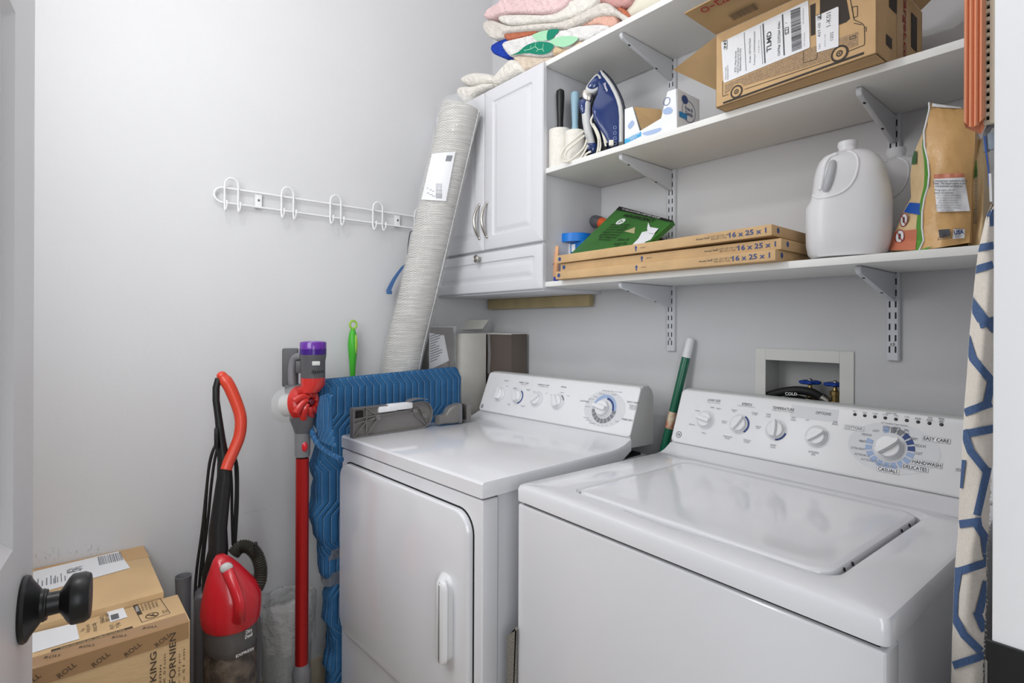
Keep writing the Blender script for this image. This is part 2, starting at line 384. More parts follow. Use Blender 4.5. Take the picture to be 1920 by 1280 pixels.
b.loops(L); dd = b.obj('front_door', 'enamel', dry, ang=28)
b = B(); L = []
for ins, y in ((-.004, -.0135), (0, -.022), (.001, -.034), (.005, -.040), (.012, -.042)): L.append([(p[0]+(.012 if y < -.03 else 0), y, p[1]) for p in rrect(.552+ins, .596-ins, .492+ins*.5, .682-ins, .019-ins*.6, 5)])
b.loops(L); b.obj('door_handle', 'plast', dd, ang=40)
for z in (.40, .735):
    b = B(); 
    for i in range(3): b.box(.0125, .0188, -.0085, .002, z+i*.014, z+i*.014+.0125, bev=.0012)
    b.obj('hinge', 'steel', dd)
for (u, v), a, m in (((937.2, 739.1), 0, 0), ((971, 743.8), .55, 1), ((1006.6, 748.4), -.9, 0), ((1046, 753.1), .6, 2)):
    p = cpt(dry, XD, u, v); dial(dry, XD, p, .0195, a)
    b = B(); disc(b, up(XD, .0004) @ Matrix.Translation((p[0], p[1], 0)), .0285, 32); b.obj('knob_ring', 'inklight', dry, smooth=False)
    if m: b = B(); disc(b, up(XD, .0008) @ Matrix.Translation((p[0], p[1], 0)), .0262, 32, .019, -1.3 if m == 1 else .3, 1.2); b.obj('dial_scale', 'inkblue' if m == 1 else 'inkgrey', dry, smooth=False)
pB = cpt(dry, XD, 1132, 766); T = up(XD, .0004) @ Matrix.Translation((pB[0]+.002, pB[1], 0))
b = B(); disc(b, T, .056, 48, sx=1.36); b.obj('dial_oval', 'inklight', dry, smooth=False)
T = up(T, .0005)
for a0, a1, r0, m in ((PI*.47, PI*1.0, .033, 'inksky'), (-.08, PI*.47, .037, 'inksky'), (-.08, PI*.47, .029, 'inkblue')):
    b = B(); disc(b, up(T, .0004 if m == 'inkblue' else 0), r0+(.011 if m == 'inksky' and r0 < .035 else .007), 48, r0, a0, a1); b.obj('dial_scale', m, dry, smooth=False)
for i in range(9):
    a = PI*1.04+i*.335; b = B(); disc(b, T, .045, 90, .031, a, a+.29); b.obj('dial_mark', 'inkgrey', dry, smooth=False)
dial(dry, XD, pB, .0235, PI*.45, .024, True)
b = B(); disc(b, up(XD, .0005) @ Matrix.Translation(cpt(dry, XD, 904, 761).to_3d()), .0075, 24); b.obj('logo_disc', 'inkgrey', dry, smooth=False)
text(dry, 'inkwhite', 'GE', up(XD, .0012) @ Matrix.Translation(cpt(dry, XD, 904, 761).to_3d()), .008, bold=.01)
def ctext(t, X, s, u, v, wpx=None, h=.0052, m='inkgrey', bold=0, tilt=0):
    p = cpt(t, X, u, v); wd = None
    if wpx: wd = (cpt(t, X, u+wpx/2, v)-cpt(t, X, u-wpx/2, v)).length
    text(t, m, s, up(X, .0003) @ Matrix.Translation((p[0], p[1], 0)), wd, h, bold)
Z4 = lambda x, y: (880+x/5.333, 680+y/5.333)
for s, x, y, wd, h in (('START', 370, 180, 45, .0045), ('FABRIC CARE', 548, 200, 95, .0045), ('WRINKLE CARE', 742, 222, 118, .0045), ('SIGNAL', 946, 242, 60, .0045), ('COTTONS', 1153, 385, 90, .005), ('EASY CARE', 1640, 396, 120, .0055), ('TIMED DRY', 1580, 570, 112, .0055),
    ('HEATED / DELAYED', 548, 218, 60, .0028), ('ON SELECTED CYCLES', 742, 240, 90, .0028), ('DRY', 378, 235, 25, .003), ('LOW\nHEAT', 398, 415, 28, .006), ('DELICATES\nLOW', 538, 435, 50, .006), ('HIGH\nHEAT', 460, 256, 40, .006), ('MEDIUM\nHEAT', 592, 272, 45, .006), ('ON', 772, 305, 18, .003), ('OFF', 650, 290, 18, .003), ('MEDIUM', 928, 298, 40, .003), ('LOUD', 990, 330, 26, .003), ('OFF', 826, 322, 18, .003),
    ('SENSOR DRY SYSTEM', 1430, 286, 200, .003), ('MORE DRY', 1330, 312, 64, .003), ('LESS DRY', 1450, 318, 50, .003), ('NORMAL', 1265, 340, 40, .003), ('DAMP DRY', 1222, 362, 56, .003), ('LESS DRY', 1185, 438, 46, .003), ('80 MIN', 1478, 586, 32, .003), ('60', 1418, 612, 12, .003), ('40', 1372, 624, 12, .003), ('30', 1330, 626, 12, .003), ('20', 1292, 622, 12, .003), ('DEWRINKLE', 1232, 604, 66, .003), ('SPEED DRY', 1196, 576, 60, .003), ('MINUTES', 1172, 550, 60, .003), ('ANTI-BACTERIAL\nMIXED LOAD\nCOTTON CARE\nDELICATES', 1638, 446, 88, .015)):
    u, v = Z4(x, y); ctext(dry, XD, s, u, v, wd/5.333, h, 'ink' if h > .0042 and '\n' not in s else 'inkgrey')
# ---- washer
wa = thing('washer', 'white top-loading washing machine on the right, lid closed', 'washing machine', (.9657, -.6941, 0), -.0364)
shell(wa, True)
def ringpts(x0, x1, y0, y1, r, bulge=0, n=6, m=16):
    P = []
    cs = [(x1-r, y0+r, -PI/2), (x1-r, y1-r, 0), (x0+r, y1-r, PI/2), (x0+r, y0+r, PI)]
    for q, (cx, cy, a0) in enumerate(cs):
        for i in range(n+1):
            a = a0+PI/2*i/n; P.append((cx+r*math.cos(a), cy+r*math.sin(a)))
        nx, ny, na = cs[(q+1) % 4]; e = P[-1]; f = (nx+r*math.cos(na), ny+r*math.sin(na))
        for i in range(1, m):
            t = i/m; x, y = e[0]+(f[0]-e[0])*t, e[1]+(f[1]-e[1])*t
            if q == 3 and bulge: y -= bulge*max(0, math.sin(PI*min(1, max(0, (t-.22)/.56))))**.7
            P.append((x, y))
    return P
L0 = (.110, .601, .062, .462)
b = B(); L = []
for r, ins, z in ((.012, .006, DH-.037), (.012, 0, DH-.034), (.012, 0, DH-.009), (.013, .0025, DH-.003), (.015, .009, DH)): L.append([(x, y, z) for x, y in ringpts(ins, DW-ins, ins, .50, r)])
L.append([(x, y, DH+.0015) for x, y in ringpts(L0[0]-.012, L0[1]+.012, L0[2]-.014, L0[3]+.014, .036, .006)])
L.append([(x, y, DH+.001) for x, y in ringpts(L0[0]-.006, L0[1]+.006, L0[2]-.006, L0[3]+.008, .033, .012)])
L.append([(x, y, DH-.005) for x, y in ringpts(L0[0], L0[1], L0[2], L0[3], .03, .010)])
L.append([(x, y, DH-.020) for x, y in ringpts(L0[0]+.001, L0[1]-.001, L0[2], L0[3], .03, .008)])
b.loops(L, True, True); b.obj('top_panel', 'enamel', wa, ang=35)
b = B(); pr = [(.485, DH-.03), (.485, DH-.001), (.50, DH+.0005), (.52, DH+.006), (BY0, BZ0-.001), (BY0, .90), (.53, .8775)]
L = []
for x, ins in [(0, .005), (.0015, .0015), (.006, 0), (DW-.006, 0), (DW-.0015, .0015), (DW, .005)]: L.append([(x, y, z-(ins if 0 < k < 5 else 0)) for k, (y, z) in enumerate(pr)])
b.loops(L); b.obj('rear_ramp', 'enamel', wa, ang=28)
b = B(); L = []
for ins, z in ((.001, DH-.017), (0, DH-.006), (.0015, DH-.001), (.005, DH+.0012), (.012, DH+.0018), (.05, DH+.0006)): L.append([(x, y, z) for x, y in ringpts(L0[0]+.0015+ins, L0[1]-.006-ins, L0[2]+.0025+ins, L0[3]-.003-ins*.5, .028)])
b.loops(L); lid = b.obj('lid', 'enamel', wa, ang=40)
for y in (.12, .15, .36, .40): B().lathe([(.003, 0), (.003, .001), (.0015, .0015)], 10, align((L0[1]-.0055, y, DH-.0065), (1, 0, .3))).obj('lid_bumper', 'rubber', lid)
XW, HC = console(wa, .004, .684)
for (u, v), a, m in (((1323.7, 787.2), 1.4, 0), ((1386.9, 795), -.55, 1), ((1455.6, 805.9), 0.05, 2), ((1532.2, 818.4), -.9, 0)):
    p = cpt(wa, XW, u, v); dial(wa, XW, p, .0193, a)
    b = B(); disc(b, up(XW, .0004) @ Matrix.Translation((p[0], p[1], 0)), .0262, 32); b.obj('knob_ring', 'inklight', wa, smooth=False)
    if m: b = B(); disc(b, up(XW, .0008) @ Matrix.Translation((p[0], p[1], 0)), .0255, 32, .019, -.9 if m == 1 else -1.5, 1.1 if m == 1 else -.2); b.obj('dial_scale', 'inkblue', wa, smooth=False)
pW = cpt(wa, XW, 1668, 839)
b = B(); disc(b, up(XW, .0004) @ Matrix.Translation(cpt(wa, XW, 1672, 840).to_3d()), .052, 48, sx=1.55); b.obj('dial_oval', 'inklight', wa, smooth=False)
T = up(XW, .0009) @ Matrix.Translation((pW[0], pW[1], 0))
for i in range(16):
    a = PI*.5-.42-(i-2)*.345; m = 'inkgrey' if i in (1, 2) else 'inkblue' if 3 <= i <= 5 else 'inksky'
    b = B(); disc(b, T, .0435, 80, .031, a-.13, a+.13); b.obj('dial_mark', m, wa, smooth=False)
dial(wa, XW, pW, .0225, -.85, .022, True)
Z5 = lambda x, y: (1240+x/3.2, 720+y/3.2)
for i, (x, y) in enumerate(((1162, 182), (1221, 189), (1282, 196), (1344, 203), (1408, 211), (1473, 218), (1541, 227), (1609, 235), (1681, 243))):
    p = cpt(wa, XW, *Z5(x, y)); B().lathe([(.0034, 0), (.0034, .001), (.002, .0016)], 12, up(XW, 0) @ Matrix.Translation((p[0], p[1], 0))).obj('indicator_light', 'black', wa)
b = B()
for x0, x1, y0, y1 in ((770, 1062, 138, 236),):
    A, C_ = cpt(wa, XW, *Z5(x0, y0+60)), cpt(wa, XW, *Z5(x1, y1-50)); b.quad((A.x, HC-.036, .0003), (C_.x, HC-.036, .0003), (C_.x, HC-.007, .0003), (A.x, HC-.007, .0003), X=XW)
b.obj('panel_patch', 'inklight', wa, smooth=False)
def boxline(t, X, u, v, wpx, h, m):
    p = cpt(t, X, u, v); wd = (cpt(t, X, u+wpx/2, v)-cpt(t, X, u-wpx/2, v)).length/2; b = B()
    b.quad((p.x-wd, p.y-h/2, .0010), (p.x+wd, p.y-h/2, .0010), (p.x+wd, p.y+h/2, .0010), (p.x-wd, p.y+h/2, .0010), X=X); b.obj('caption_box', 'plast', t, smooth=False)
    b = B(); lines(b, up(X, .0012), [(p.x-wd, p.y-h/2), (p.x+wd, p.y-h/2), (p.x+wd, p.y+h/2), (p.x-wd, p.y+h/2)], .0004, True); b.obj('caption_frame', m, t, smooth=False)
for s, x, y, wd in (('COTTONS', 1156, 263, 104), ('EASY CARE', 1650, 334, 152), ('HANDWASH', 1592, 477, 170), ('DELICATES', 1522, 503, 142), ('CASUALS', 1360, 517, 118)):
    u, v = Z5(x, y); boxline(wa, XW, u, v, (wd+14)/3.2, .0098, 'inkgrey')
    p = cpt(wa, XW, u, v); wdt = (cpt(wa, XW, u+wd/6.4, v)-cpt(wa, XW, u-wd/6.4, v)).length
    text(wa, 'inkgrey' if s == 'COTTONS' else 'ink', s, up(XW, .0013) @ Matrix.Translation((p[0], p[1], 0)), wdt, .0068, .008)
for s, x, y, wd, h in (('LOAD SIZE', 318, 98, 76, .0062), ('SPEEDS', 514, 121, 62, .0062), ('TEMPERATURE', 732, 148, 132, .0068), ('OPTIONS', 973, 176, 92, .0068), ('Bag Increases', 315, 113, 76, .003), ('4 AGI-SPIN Options', 508, 134, 110, .003), ('Wash Rinse Temp Select', 728, 163, 128, .0034),
    ('SUPER', 306, 140, 26, .0035), ('RESET', 345, 148, 26, .0035), ('LARGE', 218, 160, 28, .0035), ('MEDIUM', 184, 243, 34, .0035), ('SMALL', 257, 294, 28, .0035), ('NORMAL\nFAST', 438, 160, 38, .0075), ('NORMAL\nSLOW', 562, 178, 42, .0075), ('GENTLE\nSLOW', 378, 228, 34, .0075), ('GENTLE\nFAST', 582, 260, 36, .0075), ('HANDWASH\nPULSES', 398, 320, 56, .0085), ('CASUALS\nPULSES', 514, 342, 46, .0085), ('COLD\nCOLD', 643, 188, 28, .0095), ('HOT\nCOLD', 793, 208, 32, .0095), ('WARM\nCOLD', 670, 372, 36, .0095), ('OFF', 877, 216, 22, .004), ('2ND\nRINSE', 1044, 234, 34, .009), ('EXTENDED\nSPIN', 914, 416, 62, .0095),
    ('FILL', 1162, 163, 20, .0032), ('SOAK', 1222, 171, 28, .0032), ('15 MIN', 1283, 177, 32, .0032), ('12 MIN', 1345, 183, 32, .0032), ('9 MIN', 1409, 190, 28, .0032), ('6 MIN', 1474, 197, 28, .0032), ('RINSE', 1541, 207, 34, .0045), ('2ND\nRINSE', 1612, 209, 36, .0095), ('FINAL\nSPIN', 1682, 217, 38, .0095), ('WASH TIME', 1380, 176, 64, .0035), ('27 Clothes Care Cycles', 1398, 242, 160, .0048),
    ('EXTRA\nLIGHT', 1352, 268, 44, .012), ('QUICK\nRINSE', 1414, 274, 44, .012), ('SPIN\nONLY', 1470, 288, 40, .012), ('LIGHT', 1289, 280, 38, .005), ('MEDIUM', 1233, 304, 58, .005), ('HEAVY', 1208, 342, 42, .005), ('EXTRA HEAVY', 1182, 386, 88, .005), ('AUTOSOAK 15', 1204, 424, 90, .005), ('AUTOSOAK 30', 1246, 456, 96, .005), ('MEDIUM  HEAVY', 1356, 489, 124, .005), ('HEAVY', 1515, 328, 48, .0055), ('MEDIUM', 1553, 371, 66, .0055), ('LIGHT', 1545, 416, 44, .0055), ('START', 1798, 518, 60, .0058)):
    u, v = Z5(x, y); ctext(wa, XW, s, u, v, wd/3.2, h, 'ink' if s in ('LOAD SIZE', 'SPEEDS', 'TEMPERATURE', 'OPTIONS', 'START', 'HEAVY', 'FINAL\nSPIN', 'EXTRA\nLIGHT', 'QUICK\nRINSE', 'SPIN\nONLY') else 'inkgrey')
p = cpt(wa, XW, *Z5(106, 302)); b = B(); disc(b, up(XW, .0008) @ Matrix.Translation((p[0], p[1], 0)), .0085, 24, .0072); b.obj('logo_disc', 'ink', wa, smooth=False)
text(wa, 'ink', 'GE', up(XW, .0008) @ Matrix.Translation((p[0], p[1], 0)), .0095, bold=.01)
# ---- world-coordinate building for things standing at odd angles
def wm(o):
    X = o.matrix_basis.copy() if o.parent is None else wm(o.parent) @ o.matrix_basis
    return X
def wobj(b, name, m, parent, **k):
    X = wm(parent).inverted(); b.bm.transform(X); return b.obj(name, m, parent, **k)
def NT(name, rough=.6, **k):
    m = mat(name, (128, 128, 128), rough, **k); nt = m.node_tree; b = nt.nodes['Principled BSDF']
    def n(t, **kw):
        x = nt.nodes.new(t)
        for a, v in kw.items(): setattr(x, a, v)
        return x
    def ma(op, a, b_=None, c=None):
        x = n('ShaderNodeMath', operation=op)
        for i, v in enumerate((a, b_, c)):
            if v is None: continue
            if isinstance(v, (int, float)): x.inputs[i].default_value = v
            else: nt.links.new(v, x.inputs[i])
        return x.outputs[0]
    def mix(f, a, b_):
        x = n('ShaderNodeMix', data_type='RGBA')
        if isinstance(f, (int, float)): x.inputs[0].default_value = f
        else: nt.links.new(f, x.inputs[0])
        for i, v in ((6, a), (7, b_)):
            if isinstance(v, tuple): x.inputs[i].default_value = (*lin(v), 1)
            else: nt.links.new(v, x.inputs[i])
        return x.outputs[2]
    tc = n('ShaderNodeTexCoord'); sx = n('ShaderNodeSeparateXYZ'); nt.links.new(tc.outputs['Object'], sx.inputs[0])
    def noise(sc_, det=3, src=None):
        x = n('ShaderNodeTexNoise'); x.inputs['Scale'].default_value = sc_; x.inputs['Detail'].default_value = det
        nt.links.new(src or tc.outputs['Object'], x.inputs[0]); return x.outputs[0]
    def col(s): nt.links.new(s, b.inputs['Base Color'])
    def bump(h, st=.5, d=.01):
        x = n('ShaderNodeBump'); x.inputs['Strength'].default_value = st; x.inputs['Distance'].default_value = d
        nt.links.new(h, x.inputs['Height']); nt.links.new(x.outputs[0], b.inputs['Normal'])
    return m, nt, b, n, ma, mix, sx.outputs, noise, col, bump
M['film'] = mat('clear_film', (232, 234, 236), .12, alpha=.28, spec=.9)
M['film2'] = mat('wrinkled_film', (236, 238, 240), .09, alpha=.20, bump=(30, 1.0), spec=1.0, stretch=(1, 1, .45))
M['liner'] = mat('liner_film', (240, 240, 240), .16, alpha=.30, bump=(55, 1.0), spec=1.0)
M['clearplast'] = mat('clear_plastic', (228, 230, 230), .08, alpha=.24, spec=1.0)
M['smoke'] = mat('smoked_plastic', (92, 88, 86), .1, alpha=.42, spec=.9)
M['dust'] = mat('dust', (70, 58, 48), .95, var=(30, .6), col2=(168, 150, 130), bump=(40, .6))
M['red'] = mat('red_plastic', (196, 32, 44), .22, coat=.4); M['redmet'] = mat('red_anodised', (176, 34, 34), .3, .55)
M['redor'] = mat('orange_red_rubber', (206, 66, 44), .32, coat=.2)
M['cyc'] = mat('red_cyclone', (190, 42, 36), .3, coat=.3)
M['dgrey'] = mat('dark_grey_plastic', (84, 84, 88), .38); M['mgrey'] = mat('mid_grey_plastic', (118, 118, 122), .35)
M['nickelp'] = mat('iron_grey_plastic', (122, 119, 117), .36, .2)
M['purple'] = mat('purple_plastic', (98, 44, 150), .2, coat=.3); M['purple2'] = mat('deep_purple_plastic', (58, 22, 120), .2)
M['green'] = mat('green_plastic', (64, 172, 44), .35); M['lime'] = mat('lime_rubber', (150, 196, 70), .5)
M['brass'] = mat('brass', (150, 130, 84), .35, .8)
M['blueplast'] = mat('blue_enamel', (24, 66, 160), .35)

# ---------------------------------------------------------------- hook rack on the left wall
RZ0, RZ1 = 1.6235, 1.669
rk = thing('hook_rack', 'white wire hook rail with five double hooks fixed to the left wall', 'hook rack', (0, -.70, 1.62))
b = B(); X0 = .013; P = []
yA, yB = -1.052, -.352; zc = (RZ0+RZ1)/2; hr = (RZ1-RZ0)/2
for i in range(9): a = -PI/2 - PI*i/8; P.append((X0, yA+hr*1.1*math.cos(a), zc+hr*math.sin(a)))
for i in range(9): a = PI/2 - PI*i/8; P.append((X0, yB+hr*1.1*math.cos(a), zc+hr*math.sin(a)))
b.tube(P, .0034, 8, closed=True); wobj(b, 'rail', 'plast', rk)
for u in (483, 743):
    y = on(u, 380 if u < 600 else 414, x=0)[1]
    p = wobj(B().box(.0015, .011, y-.010, y+.010, RZ0-.001, RZ1+.001, bev=.001), 'mounting_plate', 'plast', rk)
    wobj(B().lathe([(.004, 0), (.004, .001), (.0025, .0015)], 12, align((.0112, y, zc), (1, 0, 0))), 'screw', 'steel', p)
for u, v in ((434, 380), (539, 396), (629, 410), (708, 421), (785, 432)):
    y = on(u, v-20, x=.018)[1]; hw = .0188
    side = [(.046, .002), (.046, -.010), (.041, -.021), (.032, -.026), (.023, -.020), (.0185, -.006), (.0185, .026), (.0195, .050)]
    P = [(x, y-hw, RZ0+z) for x, z in side]
    for i in range(1, 8): a = PI*i/8; P.append((.0200+.002*math.sin(a), y-hw*math.cos(a), RZ0+.054+.022*math.sin(a)))
    P += [(x, y+hw, RZ0+z) for x, z in side[::-1]]
    wobj(B().tube(spline(P, 3), .0027, 8), 'double_hook', 'plast', rk)
# ---------------------------------------------------------------- hanger behind the rug roll
hg = thing('clothes_hanger', 'blue hanger end poking out left of the rolled rug', 'hanger', tuple(on(752, 503, x=.035)))
A, C_ = on(757, 498, x=.035), on(728, 546, x=.035)
b = B(); L = []
for i in range(7):
    t = i/6; c = A.lerp(C_, t); c.y -= .006*math.sin(PI*t); h = .005+.004*t; 
    L.append([(c.x+.003, c.y-h, c.z), (c.x+.003, c.y+h, c.z), (c.x-.003, c.y+h, c.z), (c.x-.003, c.y-h, c.z)])
b.loops(L); b.box(C_.x-.004, C_.x+.004, C_.y-.006, C_.y+.014, C_.z-.010, C_.z+.003, bev=.002)
wobj(b, 'arm', mat('hanger_blue', (74, 110, 160), .45), hg)
wobj(B().tube(spline([A, (A.x, A.y+.03, A.z+.03), (.035, -.43, 1.52), (.036, -.42, 1.60), (.034, -.40, 1.607)], 4), .0016, 6), 'wire_hook', 'void', hg)

# ---------------------------------------------------------------- rolled rug
m, nt, bb, n, ma, mix, S, noise, col, bump = NT('rug_weave', .8)
w1 = ma('SINE', ma('MULTIPLY', S[2], 900)); nz = noise(26, 5); st = n('ShaderNodeMapping'); st.inputs['Scale'].default_value = (5, 5, 200)
nt.links.new([x for x in nt.nodes if x.type == 'TEX_COORD'][-1].outputs['Object'], st.inputs[0]); nz2 = noise(3, 4, st.outputs[0])
dots = ma('MULTIPLY', ma('SINE', ma('MULTIPLY', S[1], 800)), ma('SINE', ma('MULTIPLY', S[2], 700)))
f = ma('MULTIPLY_ADD', nz2, 2.0, ma('MULTIPLY_ADD', dots, .28, -.45)); f.node.use_clamp = True
col(mix(f, (132, 128, 123), (212, 209, 203))); bump(ma('ADD', ma('MULTIPLY', w1, .4), ma('MULTIPLY', nz2, .5)), .6, .0012); M['rug'] = m
rt = Vector((.283, -.362, 2.012)); r0 = Vector((.080, -.484, 1.08))
rg = thing('rolled_rug', 'rolled grey woven rug in clear plastic, leaning on the cabinet', 'rug', (.078, -.49, 0))
ax = [Vector((.079, -.492, .005)), Vector((.079, -.49, .6)), Vector((.079, -.487, .95))] + [r0.lerp(rt, t) for t in (.06, .3, .6, .9, 1)]
ax = spline(ax, 4); b = B(); N = 40; L = []
tot = len(ax)
def ring(c, t, r, ph=0, k=N):
    a = t.orthogonal().normalized(); a = (Vector((0, -1, 0)) - t*Vector((0, -1, 0)).dot(t)).normalized(); q = t.cross(a)
    return [c + (a*math.cos(2*PI*i/k) + q*math.sin(2*PI*i/k))*(r + ph*(.0025*math.sin(3*2*PI*i/k+c.z*9)+.002*math.sin(7*2*PI*i/k-c.z*23))) for i in range(k)]
for i, c in enumerate(ax):
    t = (ax[min(i+1, tot-1)]-ax[max(i-1, 0)]).normalized(); L.append(ring(c, t, .0675))
b.loops(L); roll = wobj(b, 'rug_roll', 'rug', rg)
td = (rt-r0).normalized(); b = B()   # rolled end spiral
P = []
for i in range(90): a = i*.5; r = .006+.0012*i*.5; x_ = ring(rt+td*.001, td, r, 0, 360); P.append(x_[int(math.degrees(a)) % 360])
wobj(b.tube(P, .0022, 5), 'roll_edge', 'rug', rg)
b = B(); L = []
for i, c in enumerate(ax):
    t = (ax[min(i+1, tot-1)]-ax[max(i-1, 0)]).normalized(); L.append(ring(c, t, .0725, 1))
L.append(ring(rt+td*.012, td, .068, 1)); L.append(ring(rt+td*.03, td, .048, 1.5)); L.append(ring(rt+td*.042, td, .02, 2))
wobj(b.loops(L, False, True), 'plastic_sleeve', 'film2', rg)
# seam of the sleeve and shipping label
sd = (Vector((1, -.6, 0)) - td*Vector((1, -.6, 0)).dot(td)).normalized(); sq = td.cross(sd)
if sq.y < 0: sq = -sq
P = [c + (sd*.55+sq*.83).normalized()*.0735 for c in ax[10:]]
wobj(B().tube(P, .0022, 6), 'sleeve_seam', 'film', rg)
def on_roll(u, v, r=.0745):   # nearest pixel hit on the roll surface
    C = Vector((CX, CY, CZ)); d = (on(u, v, x=0)-C).normalized(); o = C-r0
    A_ = d-td*d.dot(td); B_ = o-td*o.dot(td); a, bq, c = A_.dot(A_), 2*A_.dot(B_), B_.dot(B_)-r*r; q = bq*bq-4*a*c
    return C+d*((-bq-math.sqrt(max(q, 0)))/(2*a))
pts = []
q = [(833, 288), (788, 374), (836, 377), (862, 284)]
G = []
for i in range(9):
    row = []
    for j in range(9):
        s, t = i/8, j/8; u = (810*(1-s)+854*s)*(1-t)+(790*(1-s)+836*s)*t; v = (288*(1-s)+284*s)*(1-t)+(374*(1-s)+377*s)*t
        row.append(on_roll(u, v))
    G.append(row)
b = B(); b.loops(G, closed=False); lb = wobj(b, 'shipping_label', 'paper', rg)
def rollquad(b, u0, v0, u1, v1):
    b.quad(on_roll(u0, v0, .0752), on_roll(u1, v0+(u1-u0)*.05, .0752), on_roll(u1-(v1-v0)*.3, v1+(u1-u0)*.05, .0752), on_roll(u0-(v1-v0)*.3, v1, .0752))
b = B(); rollquad(b, 838, 291, 849, 302)
for i in range(14): rollquad(b, 817+rnd.random()*.3, 344+i*2.0, 829, 344+i*2.0+rnd.choice((.7, 1.2)))
for i in range(6): rollquad(b, 800+(i%3)*5, 352+i*3, 803+(i%3)*5+rnd.random()*4, 353+i*3)
stuff(wobj(b, 'label_print', 'inkgrey', lb, smooth=False))

# ---------------------------------------------------------------- blanket-wrapped panel
m, nt, bb, n, ma, mix, S, noise, col, bump = NT('quilted_blanket', .85)
s = ma('ADD', S[1], S[0]); cl = ma('ADD', ma('PINGPONG', ma('ADD', S[2], ma('MULTIPLY', noise(3, 1), .05)), .13), -.045); cl.node.use_clamp = True; zig = ma('MULTIPLY', ma('MINIMUM', cl, .045), .9)
tt = ma('MULTIPLY', ma('ADD', ma('ADD', s, zig), 5), 1/.0235); fr = ma('FRACT', tt); ds = ma('ABSOLUTE', ma('SUBTRACT', fr, .5))
line = ma('GREATER_THAN', ds, .474); dash = ma('GREATER_THAN', ma('FRACT', ma('MULTIPLY', ma('ADD', S[2], ma('MULTIPLY', S[0], 1.0)), 190)), .36)
nz = noise(16, 5); c0 = mix(nz, (18, 68, 112), (44, 104, 152)); col(mix(ma('MULTIPLY', line, dash), c0, (160, 184, 204)))
puff = ma('SUBTRACT', 1, ma('POWER', ma('MULTIPLY', ds, 2), 3)); bump(ma('ADD', puff, ma('MULTIPLY', noise(30, 3), .9)), .55, .008); M['quilt'] = m
bl = thing('wrapped_panel', 'flat panel wrapped in a blue quilted moving blanket, standing left of the dryer', 'wrapped panel', (.186, -.56, 0))
b = B(); L = []
xa, xb, yb = .154, .2215, -.292
skew = lambda y: -.0364*(y+.80)
for k in range(45):
    z = .004+1.066*k/44; yf = -.838 if z > .86 else -.845+.0*z if z > .70 else -.845+.045*min(1, (.70-z)/.25)
    tape = max(0, 1-abs(z-.47)/.04)*.008 + max(0, 1-abs(z-.545)/.035)*.007
    zt = z; ins = max(0, (z-1.045))**1.0*.35 + tape; ring_ = []
    for i, (x, y) in enumerate(ringpts(xa+ins, xb-ins*.6, yf+ins, yb-ins, .022, 0, 5, 14)):
        wob = .0035*math.sin(17*y+11*z)+.003*math.sin(41*z+9*y+20*x)+.0022*math.sin(90*z-30*y)
        fr_ = max(0, 1-(y-yf)/.06); side_ = 1 if x < .2 else .25
        ring_.append((x-wob*.6*side_+skew(y), y+wob*(.5+1.8*fr_*(z < .95)), zt+(.016*(y+.84)/.55 if z > 1 else 0)))
    L.append(ring_)
cx_, cy_ = (xa+xb)/2, (-.838+yb)/2
for s_, dz in ((.93, .008), (.75, .013), (.3, .015)):
    L.append([(cx_+(p[0]-cx_)*s_, cy_+(p[1]-cy_)*(1-(1-s_)*.16), p[2]+dz) for p in L[44]])
b.loops(L); wobj(b, 'moving_blanket', 'quilt', bl, ang=60)
for z0, z1, sh in ((.452, .492, 0), (.532, .563, .0)):
    b = B(); L = []
    for k in range(5):
        z = z0+(z1-z0)*k/4; L.append([(x+skew(y), y+.002*math.sin(80*z+x*60), z+.01*(y+.8)) for x, y in ringpts(xa+.001, xb-.001, -.845+.042-.0045, yb-.004, .018, 0, 5, 6)])
    b.loops(L, False, False); wobj(b, 'wrap_tape', mat('grey_film_tape', (120, 124, 132), .2, alpha=.6, bump=(60, .5)) if not sh else 'film', bl)
b = B(); L = []   # rolled blanket hem crossing the front end
hem = [on(583, 802, y=-.862), on(592, 826, y=-.866), on(612, 846, y=-.866), on(640, 862, y=-.858)]
for c in spline(hem, 5): L.append(c)
wobj(b.tube(L, .0085, 8, flat=1.0), 'blanket_hem', 'quilt', bl)
b = B(); fold = [[on(u, v, y=yy) for u, v in row] for yy, row in ((-.872, ((600, 742), (594, 770), (592, 800), (598, 825))), (-.880, ((612, 738), (606, 768), (604, 800), (610, 832))), (-.868, ((622, 742), (620, 770), (622, 806), (628, 838))))]
b.loops(fold, closed=False); 
sol(b, .006); wobj(b, 'blanket_fold', 'quilt', bl)

# ---------------------------------------------------------------- green wand
gw = thing('long_handled_brush', 'green plastic brush handle with a ring end against the left wall', 'brush', (.03, -.643, 0))
b = B().lathe([(.002, 0), (.006, .01), (.0065, .9), (.008, 1.06), (.011, 1.115), (.0155, 1.165), (.0165, 1.19), (.0125, 1.222), (.007, 1.240), (.003, 1.244)], 16); b.obj('handle', 'green', gw)
b = B(); b.tube([(0.004, .0125*math.cos(2*PI*i/20), 1.254+.0135*math.sin(2*PI*i/20)) for i in range(20)], .0036, 8, closed=True); b.obj('hanging_ring', 'lime', gw)
b = B().ball((.010, .006, 1.185), (.0075, .0075, .036), 12); b.obj('grip_inlay', 'lime', gw)

